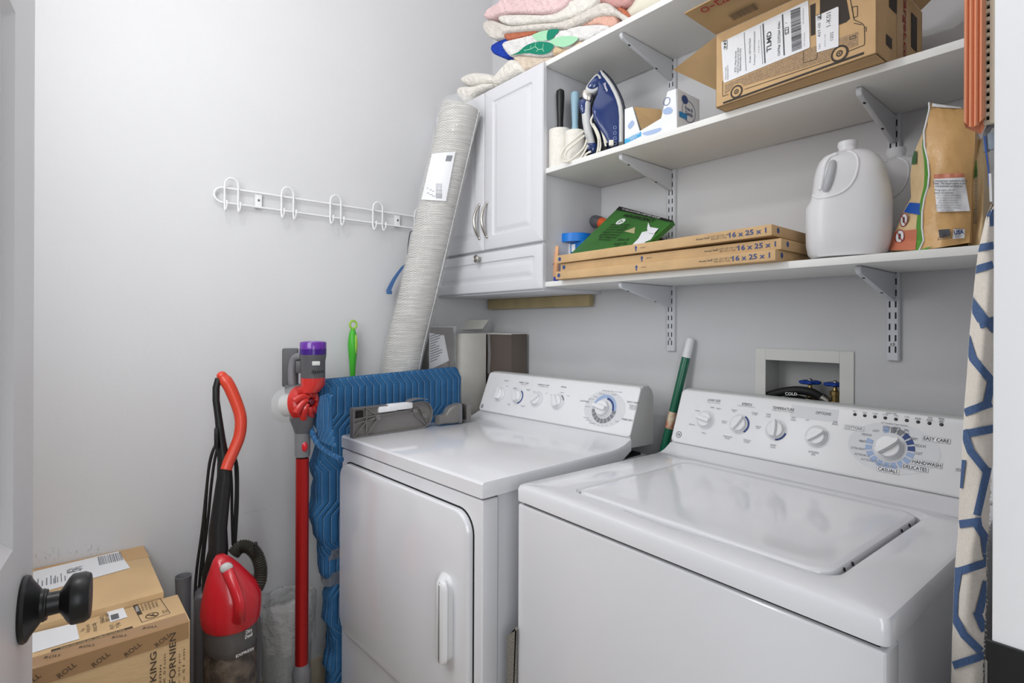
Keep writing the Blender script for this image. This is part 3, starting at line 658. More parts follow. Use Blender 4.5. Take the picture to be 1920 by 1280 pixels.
# ---------------------------------------------------------------- cartons standing in the back corner
M['darkcard'] = mat('taupe_printed_card', (92, 82, 76), .55, var=(8, .12), stretch=(1, 1, .3)); M['greycard'] = mat('pale_grey_card', (196, 194, 188), .75, var=(12, .05))
a1 = thing('tall_carton', 'tall taupe carton standing in the back corner behind the dryer', 'carton', (.128, -.056, 0))
wobj(B().box(.012, .248, -.098, -.016, 0, 1.222, bev=.002), 'box_body', 'darkcard', a1)
wobj(B().box(.012, .248, -.0995, -.016, 1.218, 1.2235, bev=.001), 'top_edge', 'greycard', a1)
b = B(); b.loops([[(x+.003*math.sin(z*40), -.0985, z) for z in (1.06, 1.10, 1.14, 1.18, 1.222)] for x in (.100, .118)], closed=False); b.quad((.10, -.099, 1.222), (.118, -.099, 1.222), (.118, -.03, 1.2245), (.1, -.03, 1.2245)); wobj(b, 'packing_tape', 'film', a1)
a2 = thing('narrow_carton', 'narrow pale grey carton with an open top flap, beside the taupe carton', 'carton', (.055, -.165, 0))
wobj(B().box(.008, .112, -.235, -.115, 0, 1.222, bev=.002), 'box_body', 'greycard', a2)
f0 = on(848, 622, y=-.20); q = [on(839, 620, y=-.20), on(852, 600, y=-.17), on(917, 600, y=-.06), on(905, 617, y=-.09)]
b = B(); b.quad(*q); sol(b, .004); wobj(b, 'open_flap', 'greycard', a2, smooth=False)
q = [on(845, 624, y=-.20), on(838, 627, y=-.21), on(918, 612, y=-.07), on(915, 618, y=-.08)]
a3 = thing('bagged_carton', 'taupe carton with a white shipping label in clear bagging, right of the rug', 'carton', (.05, -.31, 0))
wobj(B().box(.008, .095, -.372, -.262, 0, 1.245, bev=.003), 'box_body', 'darkcard', a3)
qx = [(.0958, -.330, 1.235), (.0958, -.372, 1.10), (.0958, -.285, 1.135), (.0958, -.295, 1.22)]
q = [on(806, 612, x=.0965), on(790, 672, x=.0965), on(828, 670, x=.0965), on(818, 618, x=.0965)]
q = [(.0965, -.372, 1.225), (.0965, -.372, 1.085), (.0965, -.283, 1.118), (.0965, -.306, 1.215)]
lb = wobj(B().quad(*q), 'shipping_label', 'paper', a3, smooth=False)
b = B()
for i in range(11):
    z = 1.21-.0095*i; y0 = -.368; ln = rnd.uniform(.02, .055); b.quad((.0972, y0, z+(.03)*(0)), (.0972, y0+ln, z+ln*.30), (.0972, y0+ln, z+.003+ln*.30), (.0972, y0, z+.003))
stuff(wobj(b, 'label_print', 'ink', lb, smooth=False))
b = B(); L = []
for k in range(12):
    z = .98+.27*k/11; L.append([(x+.004*math.sin(60*z+90*y), y+.004*math.sin(70*z), z) for x, y in rrect(.004+.02*0, .106, -.378, -.250, .01, 3)])
wobj(b.loops(L, False, False), 'bagging', 'film2', a3)

# ---------------------------------------------------------------- stick vacuum
SV = thing('stick_vacuum', 'red and grey cordless stick vacuum standing by the blue blanket', 'vacuum cleaner', (.225, -.885, 0), 1.231)
z_ = lambda v: 1.2513-(v-609.5)/636; x_ = lambda u: (u-567)/681
b = B().lathe([(.0205, z_(855)), (.0215, z_(850)), (.0225, z_(812)), (.0225, z_(811))], 20)
b.obj('wand_cuff', 'mgrey', SV)
B().lathe([(.0145, z_(866)), (.0155, z_(858)), (.0190, z_(855))], 20).obj('wand_collar', 'black', SV)
B().lathe([(.0185, .25), (.0185, z_(858))], 24).obj('wand', 'redmet', SV)
B().lathe([(.019, .255), (.0255, .236), (.0265, .225), (.0265, .10), (.02, .07)], 20).obj('head_adapter', 'mgrey', SV)
b = B(); b.box(-.088, .028, -.045, .055, .004, .06, bev=.018, seg=3); b.obj('cleaner_head', 'dgrey', SV)
b = B().tube([(0, 0, .05), (0, 0, .10)], .015, 12); b.obj('head_joint', 'black', SV)
b = B(); L = []   # grey neck widening to the cyclone
for z, x, rx, ry in ((z_(813), .001, .0215, .0215), (z_(800), .001, .028, .024), (z_(785), -.002, .034, .028), (z_(765), -.006, .030, .026)):
    L.append([(x+rx*math.cos(2*PI*k/20), ry*math.sin(2*PI*k/20), z) for k in range(20)])
b.loops(L); b.obj('neck', 'dgrey', SV)
B().ball((.006, -.0205, z_(835)), (.009, .004, .0145), 14).obj('release_button', 'red', SV)
# clear bin, axis to the left and back
AX = align(Vector((-.008, .012, z_(757))), Vector((-.74, .62, -.16)))
cb = B().lathe([(.052, -.002), (.054, .01), (.054, .045), (.050, .060), (.040, .068), (.001, .070)], 32, AX).obj('dust_bin', 'clearplast', SV)
B().lathe([(.0335, 0), (.0335, .05), (.020, .056), (.001, .057)], 24, AX).obj('shroud', 'plast_grey', SV)
b = B(); b.lathe([(.044, -.026), (.050, -.02), (.052, -.004), (.052, 0)], 28, AX)
b.obj('cyclone_housing', 'cyc', SV)
for i in range(9):   # swept cyclone cones
    a = 2*PI*i/9+.2; P = []
    for t in (0, .33, .66, 1):
        r = .046-.030*t; aa = a+.9*t; P.append(AX @ Vector((r*math.cos(aa), r*math.sin(aa), -.020-.020*math.sin(PI*.5*t))))
    B().tube(spline(P, 3), [.0125, .012, .0115, .011, .0105, .010, .0095, .009, .0085, .008], 10).obj('cyclone_cone', 'cyc', SV)
B().ball(AX @ Vector((0, 0, -.038)), .012, 12).obj('cyclone_cap', mat('dark_red_lens', (96, 16, 34), .15), SV)
bx = .0285
b = B(); L = []
for z, r, dx in ((z_(735), .030, -.012), (z_(722), .034, 0), (z_(708), .0345, 0)): L.append([(bx+dx+r*math.cos(2*PI*k/28), r*math.sin(2*PI*k/28), z) for k in range(28)])
b.loops(L); b.obj('collar', 'cyc', SV)
T_ = Matrix.Translation((bx, 0, 0))
mb = B().lathe([(.034, z_(709)), (.0345, z_(707)), (.0345, z_(676)), (.0365, z_(670)), (.0375, z_(664)), (.035, z_(662))], 36, T_).obj('motor_body', 'dgrey', SV)
b = B().lathe([(.0365, z_(665)), (.0378, z_(664)), (.0378, z_(655)), (.0378, z_(654))], 36, T_); b.obj('filter_base', 'purple2', SV)
B().lathe([(.0378, z_(655)), (.0378, z_(643)), (.0355, z_(640.5)), (.030, z_(640)), (.028, z_(642)), (.001, z_(642))], 36, T_).obj('filter', 'purple', SV)
b = B(); b.box(.025, .047, -.0375, -.033, z_(684), z_(676), bev=.0022); b.obj('power_slider', 'plast_grey', SV)
text(SV, 'void', 'dyson', frame((bx+.012, -.0348, z_(696)), (1, 0.28, 0), (0, 0, 1)) , .036, bold=.012, lift=.002)
hd = B(); hd.tube(spline([(-.002, .012, z_(668)), (-.022, .03, z_(672)), (-.030, .034, z_(690)), (-.030, .034, z_(712)), (-.028, .034, z_(728))], 4), .0115, 12); hd.obj('trigger_handle', 'mgrey', SV)
hd = B(); hd.box(-.020, .002, .004, .03, z_(700), z_(676), bev=.007); hd.obj('handle_bridge', 'dgrey', SV)
hd = B(); hd.box(-.058, -.012, .045, .085, z_(727), z_(654), bev=.006, seg=3); hd.obj('battery_pack', 'dgrey', SV)
hd = B(); hd.box(-.050, .0, .018, .06, z_(738), z_(722), bev=.005); hd.obj('battery_foot', 'dgrey', SV)

# ---------------------------------------------------------------- upright vacuum
UV = thing('upright_vacuum', 'red upright bagless vacuum cleaner with looped handle beside the cartons', 'vacuum cleaner', (.267, -1.085, 0), 1.342)
z_ = lambda v: 1.2513-(v-609)/707; x_ = lambda u: (u-430)/797
q3 = lambda u, v, y=0: (x_(u), y, z_(v))
B().lathe([(.055, .13), (.060, .14), (.0672, z_(1162)), (.0672, z_(1158))], 36).obj('dirt_cup', 'smoke', UV)
b = B(); L = []
for i in range(14):
    z = .14+(z_(1218)-.14)*i/13; r = .058+.004*i/13-.012*(i == 13); L.append([(r*(1+.02*math.sin(7*k+i))*math.cos(2*PI*k/24), r*(1+.02*math.sin(5*k+i*2))*math.sin(2*PI*k/24), z+.006*math.sin(k*1.3)*(i > 10)) for k in range(24)])
b.loops(L); b.obj('dust', 'dust', UV)
B().lathe([(.050, z_(1215)), (.060, z_(1205)), (.063, z_(1200)), (.063, z_(1164))], 32).obj('inner_sleeve', 'mgrey', UV)
b = B(); L = []
for z, r, c in ((z_(1158), .070, 0), (z_(1153), .0725, 0), (z_(1135), .0735, 0), (z_(1115), .071, .001), (z_(1095), .062, -.003), (z_(1075), .048, -.010), (z_(1060), .036, -.015), (z_(1045), .022, -.022), (z_(1036), .010, -.026)):
    L.append([(c+r*math.cos(2*PI*k/32), r*math.sin(2*PI*k/32)*.95, z-.012*(r/.07)*(math.sin(2*PI*k/32) < 0)*abs(math.sin(2*PI*k/32))) for k in range(32)])
hdm = b.loops(L).obj('cup_lid', 'red', UV, ang=60)
b = B(); P = spline([q3(419, 1050, -.030), q3(430, 1068, -.066), q3(441, 1092, -.088), q3(445, 1115, -.092), q3(443, 1140, -.070)], 5)
b.tube(P, [.017-.004*math.sin(PI*i/(len(P)-1)) for i in range(len(P))], 12, flat=.8); b.obj('carry_handle', 'red', hdm)
B().ball(q3(421, 1050, -.046), (.0155, .010, .014), 14).obj('release_button', 'plast_grey', hdm)
b = B(); b.box(-.088, .072, .020, .105, .05, z_(1110), bev=.02, seg=3); b.obj('rear_body', 'dgrey', UV)
b = B(); L = []
for u, v, w_, d in ((398, 1120, .030, .035), (398, 1080, .030, .03), (405, 1035, .024, .022), (404, 1000, .0225, .018), (410, 950, .0205, .016), (416, 900, .0185, .015), (414, 870, .015, .014), (409, 830, .0115, .012), (404, 790, .0095, .010), (399, 755, .0090, .009), (399, 730, .0090, .009), (404, 712, .009, .009)):
    c = q3(u, v, .045+.035*(1035-v)/335 if v < 1035 else .045); L.append([(c[0]+w_*math.cos(2*PI*k/16), c[1]+d*math.sin(2*PI*k/16), c[2]) for k in range(16)])
b.loops(L); b.obj('handle_post', 'black', UV)
P = spline([q3(411, 709, .078), q3(424, 728, .074), q3(438, 760, .07), q3(446, 785, .066), q3(447.5, 805, .062), q3(444, 828, .058), q3(434, 852, .052), q3(424, 872, .046), q3(419, 886, .04)], 4)
nn = len(P); b = B().tube(P, [(.0135 if i < 2 else .0165)-.002*(i/nn) for i in range(nn)], 16); b.obj('grip', 'redor', UV)
b = B(); b.ball(q3(410, 708, .078), (.0135, .0125, .0125), 12); b.obj('grip_end', 'redor', UV)
b = B(); b.box(x_(396), x_(404), .035, .06, z_(845), z_(805), bev=.004); b.obj('cord_hook', 'black', UV)
P = spline([q3(434, 1052, .05), q3(448, 1040, .05), q3(466, 1044, .045), q3(480, 1060, .04), q3(487, 1082, .03), q3(486, 1102, .02), q3(478, 1118, .02)], 12)
b = B().tube(P, [.0185 if i % 2 else .0155 for i in range(len(P))], 14); b.obj('hose', mat('hose_black', (52, 50, 44), .4), UV, ang=20)
b = B(); b.box(x_(474), x_(481), .02, .035, z_(1058), z_(1030), bev=.004); b.obj('hose_clip', 'black', UV)
b = B(); b.box(x_(474), x_(480), .0, .02, z_(1212), z_(1180), bev=.004); b.obj('latch', 'black', UV)
b = B(); b.box(-.100, .095, -.14, .13, .004, .075, bev=.022, seg=3); b.obj('floor_nozzle', 'black', UV)
b = B(); b.box(-.06, .06, -.06, .06, .06, .14, bev=.015, seg=2); b.obj('motor_base', 'dgrey', UV)
for P in ([(403, 833), (393, 855), (386, 885), (381, 930), (374, 1000), (364, 1075), (361, 1125), (363, 1150)], [(404, 842), (397, 870), (391, 915), (385, 980), (378, 1040), (374, 1090)], [(401, 836), (390, 862), (384, 900), (380, 960), (376, 1030), (370, 1090), (367, 1150)], [(431, 850), (437, 880), (439, 930), (437, 985), (436, 1045)], [(426, 870), (430, 920), (431, 980), (433, 1040)], [(434, 862), (441, 890), (442, 950), (440, 1000), (437, 1050)]):
    b = B().tube(spline([q3(u, v, .075) for u, v in P], 5), .0038, 7); b.obj('power_cord', 'rubber', UV)
TX = lambda u, v: frame((x_(u), -.0700+.5*(x_(u))**2/.07, z_(v)), (1, x_(u)/.0695*1.05, 0), (.05, 0, 1))
text(UV, 'inkwhite', 'Dirt\nDevil', TX(461, 1172), .020, .022, bold=.03, lift=.003); text(UV, 'inkwhite', 'EXPRESS', TX(454, 1203), .046, .0075, bold=.02, lift=.004)
# extension tube
ET = thing('extension_tube', 'grey plastic extension tube standing between the cartons and the red vacuum', 'tube', (.09, -1.166, 0))
b = B(); L = [[(r*math.cos(2*PI*k/24), r*math.sin(2*PI*k/24), z) for k in range(24)] for r, z in ((.019, .002), (.0185, .40), (.0188, .50), (.0205, .545), (.0215, .549), (.0195, .549), (.0175, .54), (.016, .3), (.016, .01))]
b.loops(L, False, False); b.obj('tube', 'mgrey', ET)

# ---------------------------------------------------------------- waste bin
BN = thing('waste_bin', 'small clear plastic waste bin behind the red vacuum wand', 'bin', (.090, -.884, 0))
b = B(); b.loops([[(r*math.cos(2*PI*k/36), r*math.sin(2*PI*k/36), z) for k in range(36)] for r, z in ((.002, .004), (.064, .004), (.066, .01), (.0795, .365), (.0815, .37), (.078, .37), (.0635, .015), (.002, .012))], False, False)
b.obj('bin_body', 'clearplast', BN)
bs = Vector((.090, -.884, 0))
LN = tag(B().obj('bin_liner', 'liner'), 'clear crinkled bag lining the waste bin', 'bin bag'); LN.location = bs
b = B(); L = []
for z, r in ((.03, .058), (.2, .066), (.36, .0745), (.385, .080), (.40, .078), (.385, .084), (.36, .086), (.32, .0855), (.28, .083), (.262, .081)):
    L.append([((r+.0035*math.sin(9*a+z*40)+.002*math.sin(23*a+z*90))*math.cos(a), (r+.0035*math.sin(9*a+z*40)+.002*math.sin(23*a-z*70))*math.sin(a), z+(.03*max(0, math.sin(a*1+1.2)) if z > .37 else 0)+.004*math.sin(5*a)+(.014*math.sin(2*a) if z < .3 and r > .09 else 0)) for a in [2*PI*k/72 for k in range(72)]])
b.loops(L, False, False); b.bm.to_mesh(LN.data); LN.data.shade_smooth(); b.bm.free()

# ---------------------------------------------------------------- cartons at bottom left
def carton(name, label, x0, x1, y0, y1, z1, m='card2'):
    t = thing(name, label, 'carton', ((x0+x1)/2, (y0+y1)/2, 0))
    wobj(B().box(x0, x1, y0, y1, .001, z1, bev=.0025), 'box_body', m, t); return t
c1 = carton('shipping_carton', 'plain brown carton with a large address label, against the left wall', .001, .352, -1.79, -1.249, .628)
c2 = carton('shipping_carton', 'printed brown mattress carton with clear taped edge, in front of the plain one', .356, .505, -1.79, -1.222, .615)
def top(c, m, name, pts, z, lift=.0006, parent=None):
    b = B(); b.quad(*[tuple(Vector(on(u, v, z=z)) + Vector((0, 0, lift))) for u, v in pts]); return wobj(b, name, m, parent or c, smooth=False)
lb = top(c1, 'paper', 'address_label', ((62, 1072), (222, 1034), (244, 1065), (62, 1115)), .628, .001)
b = B()
def tq(b, A, xd, yd, s0, s1, t0, t1): b.quad(*[A+xd*s+yd*t for s, t in ((s0, t0), (s1, t0), (s1, t1), (s0, t1))])
A = on(188, 1050, z=.6298); xd = Vector((0, 1, 0)); yd = Vector((-1, 0, 0))
x = 0
while x < .052: w_ = rnd.choice((.001, .0018, .0028)); tq(b, A, xd, yd, x-.004, x-.004+w_, -.034, .030); x += w_+rnd.choice((.0012, .002))
A2 = on(135, 1070, z=.6298)
for i in range(9):
    for j in range(9):
        if rnd.random() < .55: tq(b, A2, xd, yd, i*.0035-.01, i*.0035-.0068, j*.0035-.01, j*.0035-.0068)
A3 = on(70, 1092, z=.6298)
for j in range(5): tq(b, A3, yd, xd, -.03, rnd.uniform(.0, .03), j*.008, j*.008+.0022)
A4 = on(100, 1085, z=.6298)
for j in range(4): tq(b, A4, yd, xd, -.03, rnd.uniform(.0, .03), j*.007, j*.007+.0018)
stuff(wobj(b, 'label_print', 'inkgrey', lb, smooth=False))
top(c1, mat('tape_tan', (190, 152, 104), .35), 'packing_tape', ((64, 1066), (268, 1024), (280, 1043), (64, 1086)), .628, .0004)
lb = top(c2, 'paper', 'blank_label', ((50, 1190), (142, 1168), (149, 1198), (50, 1228)), .615, .001)
lb = top(c2, 'paper', 'barcode_label', ((200, 1147), (231, 1139), (239, 1157), (207, 1167)), .615, .001)
b = B(); A = on(212, 1156, z=.6168); 
for i in range(9): tq(b, A, Vector((1, 0, 0)), Vector((0, 1, 0)), -.012+i*.003, -.0105+i*.003, -.004, .010)
stuff(wobj(b, 'barcode', 'ink', lb, smooth=False))
def ttop(s, u, v, wid, hgt, m='ink', rot=True, bold=0, parent=c2, z=.615):
    p = on(u, v, z=z); X = frame(p+Vector((0, 0, .0008)), (1, 0, 0) if rot else (0, 1, 0), (0, 1, 0) if rot else (-1, 0, 0)); text(parent, m, s, wm(parent).inverted() @ X, wid, hgt, bold)
M['cardink'] = mat('brown_black_print', (70, 58, 46), .7)
ttop('6pc zinus', 178, 1176, .040, .011, 'cardink'); ttop('Net Wt 28.6 kg\nKing', 160, 1180, .036, .016, 'cardink'); ttop('SPT-GEL\nTOPPER', 196, 1160, .040, .016, 'cardink'); ttop('Mfg Co.\nLot No.', 216, 1174, .024, .018, 'cardink')
# warning box
b = B()
P = [on(u, v, z=.6158) for u, v in ((250, 1136), (300, 1121), (319, 1149), (266, 1166))]
for i in range(4):
    a_, c_ = P[i], P[(i+1) % 4]; d = (c_-a_).normalized(); q = Vector((-d.y, d.x, 0))*.0006; b.quad(a_-q, c_-q, c_+q, a_+q)
b.quad(*[on(u, v, z=.6158) for u, v in ((249, 1135), (258, 1132), (267, 1150), (258, 1153))]); wobj(b, 'warning_panel', 'cardink', c2, smooth=False)
ttop('WARNING', 257, 1142, .030, .006, 'inkwhite'); ttop('To avoid danger of\nsuffocation keep this\nbag away from babies\nand children. Do not\nuse in cribs or beds.', 281, 1136, .036, .032, 'cardink'); ttop('KEEP\nAWAY', 309, 1147, .018, .010, 'cardink')
b = B(); X = Matrix.Translation(on(285, 1153, z=.6160)); disc(b, X, .0125, 24, .0105); lines(b, X, [(-.008, -.008), (.008, .008)], .002); lines(b, X, [(-.006, .004), (0, -.002), (.006, .005)], .0022); wobj(b, 'warning_symbol', 'cardink', c2, smooth=False)
A = on(96, 1221, z=.6158); C_ = on(249, 1176, z=.6158); b = B(); w_ = .0075
b.box(A.x-w_, A.x+w_, A.y, C_.y, A.z-.0003, A.z, bev=.0); wobj(b, 'print_bar', 'cardink', c2, smooth=False)
p = (A+C_)/2; text(c2, 'card', 'PLEASE OPEN OTHER SIDE / OUVRIR DE L\'AUTRE CÔTÉ', wm(c2).inverted() @ frame(Vector((A.x, p.y, .6162)), (0, 1, 0), (-1, 0, 0)), (C_.y-A.y)*.78, .007, bold=.02)
# edge tape with lettering
M['tape'] = mat('glossy_clear_tape', (176, 138, 98), .12, alpha=.75, coat=.3)
b = B(); b.loops([[(.465, y, .6162), (.503, y, .6164), (.5062, y, .613), (.5064, y, .578)] for y in [-1.785+.04*i for i in range(15)]], closed=False)
wobj(b, 'edge_tape', 'tape', c2)
for i in range(6):
    y = -1.262-.052*i-.01; text(c2, 'cardink', 'ROLL', wm(c2).inverted() @ frame((.5072, y, .592), (0, .86, .5), (0, -.5, .86)), .030, .010, .0, lift=.0004)
    text(c2, 'cardink', 'ROLL', wm(c2).inverted() @ frame((.486, y-.02, .6168), (.3, .95, 0), (-.95, .3, 0)), .026, .009, .0, lift=.0004)
FX = lambda u, v: on(u, v, x=.5052)
def side(s, u, v0, v1, h, bold=0):   # lettering that runs up the side face
    a_, c_ = FX(u, v0), FX(u, v1); text(c2, 'cardink', s, wm(c2).inverted() @ frame((a_+c_)/2+Vector((.0006, 0, 0)), (0, 0, 1), (0, -1, 0)), abs(c_.z-a_.z), h, bold)
side('CALIFORNIA KING', 287, 1222, 1420, .0115, .008); side('4in x 72in x 20in', 300, 1246, 1400, .004); side('15 cm X 183cm X 51cm', 308, 1226, 1400, .004)
side('GRAND CALIFORNIEN', 323, 1186, 1420, .012, .008); side('4 po x 72 po x 20 po', 336, 1224, 1390, .004); side('15 cm x 183 cm x 51 cm', 344, 1216, 1400, .004)

# ---------------------------------------------------------------- wall dock bracket lying on the dryer
DK = thing('tool_bracket', 'grey ribbed plastic bracket standing on edge at the left of the dryer top', 'bracket', (.292, -.762, DH+.001), PI/2+.0364)
# local x runs away from the viewer along the dryer edge, local -y faces the room
LN_ = .285; HT = .088
b = B(); out = [(0, 0), (.25, 0)] + [(.245+.040*math.sin(PI*i/10), .044-.044*math.cos(PI*i/10)) for i in range(1, 10)] + [(.245, HT), (.0, HT)]
b.prism(out, .0, .003, 'y'); b.obj('back_plate', 'nickelp', DK, smooth=False)
b = B(); n_ = len(out)
for i in range(n_):
    a_, c_ = Vector((out[i][0], 0, out[i][1])), Vector((out[(i+1) % n_][0], 0, out[(i+1) % n_][1])); d = (c_-a_).normalized(); q = Vector((-d.z, 0, d.x))*.0024
    b.add([a_+Vector((0, -.010, 0)), c_+Vector((0, -.010, 0)), c_+Vector((0, .014, 0)), a_+Vector((0, .014, 0)), a_+q+Vector((0, -.010, 0)), c_+q+Vector((0, -.010, 0)), c_+q+Vector((0, .014, 0)), a_+q+Vector((0, .014, 0))], [(0, 1, 2, 3), (4, 5, 6, 7), (0, 1, 5, 4), (3, 2, 6, 7)])
b.obj('rim', 'nickelp', DK, smooth=False)
def rib(x0, z0, x1, z1, w_=.0013):
    d = Vector((x1-x0, 0, z1-z0)).normalized(); q = Vector((-d.z, 0, d.x))*w_; a_, c_ = Vector((x0, 0, z0)), Vector((x1, 0, z1)); V = []
    for yy in (-.0085, .002): V += [a_-q+Vector((0, yy, 0)), c_-q+Vector((0, yy, 0)), c_+q+Vector((0, yy, 0)), a_+q+Vector((0, yy, 0))]
    B().add(V, [(0, 1, 2, 3), (4, 5, 6, 7), (0, 1, 5, 4), (1, 2, 6, 5), (2, 3, 7, 6), (3, 0, 4, 7)]).obj('rib', 'nickelp', DK, smooth=False)
for r_ in ((.044, 0, .044, HT), (.0, .055, .235, .066), (.0, .040, .075, .050), (.006, .004, .044, .045), (.046, .004, .085, .052), (.044, .085, .075, .062), (.235, .066, .268, .006), (.215, .045, .26, .008), (.225, .088, .262, .07), (.044, .045, .08, .056)): rib(*r_)
for x, z in ((.082, .052), (.252, .040), (.215, .06)):
    b = B(); b.tube([(x+.006*math.cos(2*PI*i/14), -.011, z+.006*math.sin(2*PI*i/14)) for i in range(14)], .002, 6, closed=True); b.tube([(x, .012, z), (x, -.012, z)], .004, 10); b.obj('screw_boss', 'nickelp', DK)
b = B(); b.box(.012, .034, -.006, .002, .055, .078, bev=.001); b.obj('socket', 'void', DK)
b = B(); b.box(.085, .150, -.0095, .010, HT-.022, HT-.002, bev=.003); b.box(.115, .205, -.013, .008, HT-.020, HT+.002, bev=.005); b.obj('clip', 'plast', DK)
b = B(); b.loops([[(.19+.07*t, -.02+.03*s, HT+.006+.006*math.sin(PI*t)) for t in (0, .25, .5, .75, 1)] for s in (0, .5, 1)], closed=False); sol(b, .002); b.obj('spring_tongue', 'nickelp', DK)
BT = thing('brush_tool', 'grey plastic vacuum brush tool lying behind the ribbed bracket', 'vacuum attachment', (.293, -.462, DH+.001), PI/2+.0364)
b = B(); L = []
for x, hy, hz, zc_ in ((0, .015, .015, .020), (.030, .015, .016, .022), (.042, .017, .026, .030), (.060, .020, .031, .034), (.078, .020, .031, .035)):
    L.append([(x, p[0], zc_+p[1]) for p in rrect(-hy, hy, -hz, hz, .009, 4)])
b.loops(L); b.obj('nozzle', 'nickelp', BT)
b = B(); L = [[(x, p[0], .035+p[1]) for p in rrect(-.021, .021, -.034, .034, .009, 4)] for x in (.078, .090)]; b.loops(L); b.obj('nozzle_rim', 'mgrey', BT)
b = B()
for i in range(22):
    for j in range(3): z = .004+.062*i/21; y = -.016+.016*j; b.add([(.089, y-.002, z-.0012), (.089, y+.002, z-.0012), (.089, y, z+.0016), (.112, y+rnd.uniform(-.002, .002), z+rnd.uniform(-.001, .001))], [(0, 1, 3), (1, 2, 3), (2, 0, 3)])
stuff(b.obj('bristles', 'void', BT))
b = B(); b.box(.112, .132, -.018, .018, .008, .062, bev=.003); b.obj('end_cover', 'nickelp', BT)
def lp(t, u, v, d=0):
    """local point of thing t on its plane local y = d, under photograph pixel (u, v)"""
    W = wm(t); n = W.to_3x3() @ Vector((0, 1, 0)); return W.inverted() @ onp(u, v, W @ Vector((0, d, 0)), n)
def offs(P, d):
    n = len(P); out = []; A = sum(P[i][0]*P[(i+1) % n][1]-P[(i+1) % n][0]*P[i][1] for i in range(n)); s = 1 if A > 0 else -1
    for i in range(n):
        a, c = Vector(P[i-1]), Vector(P[(i+1) % n]); t = (c-a).normalized(); out.append((P[i][0]-s*t.y*d, P[i][1]+s*t.x*d))
    return out
def closed_spline(P, k=5):
    n = len(P); out = []
    for i in range(n):
        a, b_, c, d = (Vector(P[(i+j) % n]) for j in (-1, 0, 1, 2))
        for q in range(k):
            t = q/k; r = .5*((2*b_)+(c-a)*t+(2*a-5*b_+4*c-d)*t*t+(3*b_-a-3*c+d)*t**3); out.append((r.x, r.y))
    return out
def soft(nm, m, parent, px, y0, y1, r=.005, zmin=None, k=5, wob=.0, org=(0, 0), sc_=1):
    pts = [on(org[0]+u*sc_, org[1]+v*sc_, y=y0) for u, v in px]; P = [(p.x, p.z) for p in pts]
    P = closed_spline(P, k) if k > 1 else P
    if zmin is not None:
        P = [(a, max(c, zmin)) for a, c in P]; n = len(P)
        P = [p for i, p in enumerate(P) if not (p[1] == zmin and P[i-1][1] == zmin and P[(i+1) % n][1] == zmin)]
    Q = []
    for p in P:
        if not Q or math.hypot(p[0]-Q[-1][0], p[1]-Q[-1][1]) > .0012: Q.append(p)
    P = Q; n = len(P)
    def dist(x, z):
        m_ = 1e9; ins = False
        for i in range(n):
            (x0, z0), (x1, z1) = P[i], P[(i+1) % n]; dx, dz = x1-x0, z1-z0; t = max(0, min(1, ((x-x0)*dx+(z-z0)*dz)/max(1e-12, dx*dx+dz*dz))); m_ = min(m_, math.hypot(x-x0-t*dx, z-z0-t*dz))
            if (z0 > z) != (z1 > z) and x < x0+(z-z0)/(z1-z0)*dx: ins = not ins
        return m_ if ins else -m_
    xs = [p[0] for p in P]; zs = [p[1] for p in P]; G = []; st = .0045 if k > 1 else .02; x = min(xs)
    while x < max(xs):
        z = min(zs)
        while z < max(zs):
            d = dist(x, z)
            if d > st*.45: G.append((x, z, d))
            z += st
        x += st
    from mathutils.geometry import delaunay_2d_cdt
    V, E, Fc, *_ = delaunay_2d_cdt([Vector(p) for p in P]+[Vector(g[:2]) for g in G], [], [list(range(n))], 1, 1e-7)
    R = r*2.2; vs = []
    for v in V:
        d = max(0, dist(v.x, v.y)); q_ = min(1, d/R); y = y0+R*(1-math.sqrt(max(0, 1-(1-q_)**2)))+q_*(.0012*(1+math.sin(v.x*150+v.y*90+math.sin(v.x*60)*2))+.001*(1+math.sin(v.x*60-v.y*260)))*(k > 1); vs.append((v.x, y, v.y))
    b = B(); b.add(vs, [tuple(f) for f in Fc]); b.loops([[(a, y0+R, c) for a, c in P], [(a, y0+(y1-y0)*.6, c) for a, c in P], [(a, y1-.003, c) for a, c in P]], False, False)
    b.add([(v.x, y1-.003, v.y) for v in V], [tuple(f) for f in Fc]); bmesh.ops.remove_doubles(b.bm, verts=b.bm.verts[:], dist=.0002)
    return wobj(b, nm, m, parent, ang=75)
def stuffed(name, label, cat, m, px, y0, y1, org=(840, 0), s=1/5.333, zmin=2.0760, group='folded towels on the top shelf', part='cloth', **k):
    c = on(org[0]+px[0][0]*s, org[1]+px[0][1]*s, y=y0); t = thing(name, label, cat, (c.x, y0, c.z), group=group)
    soft(part, m, t, px, y0, y1, zmin=zmin, org=org, sc_=s, **k); return t
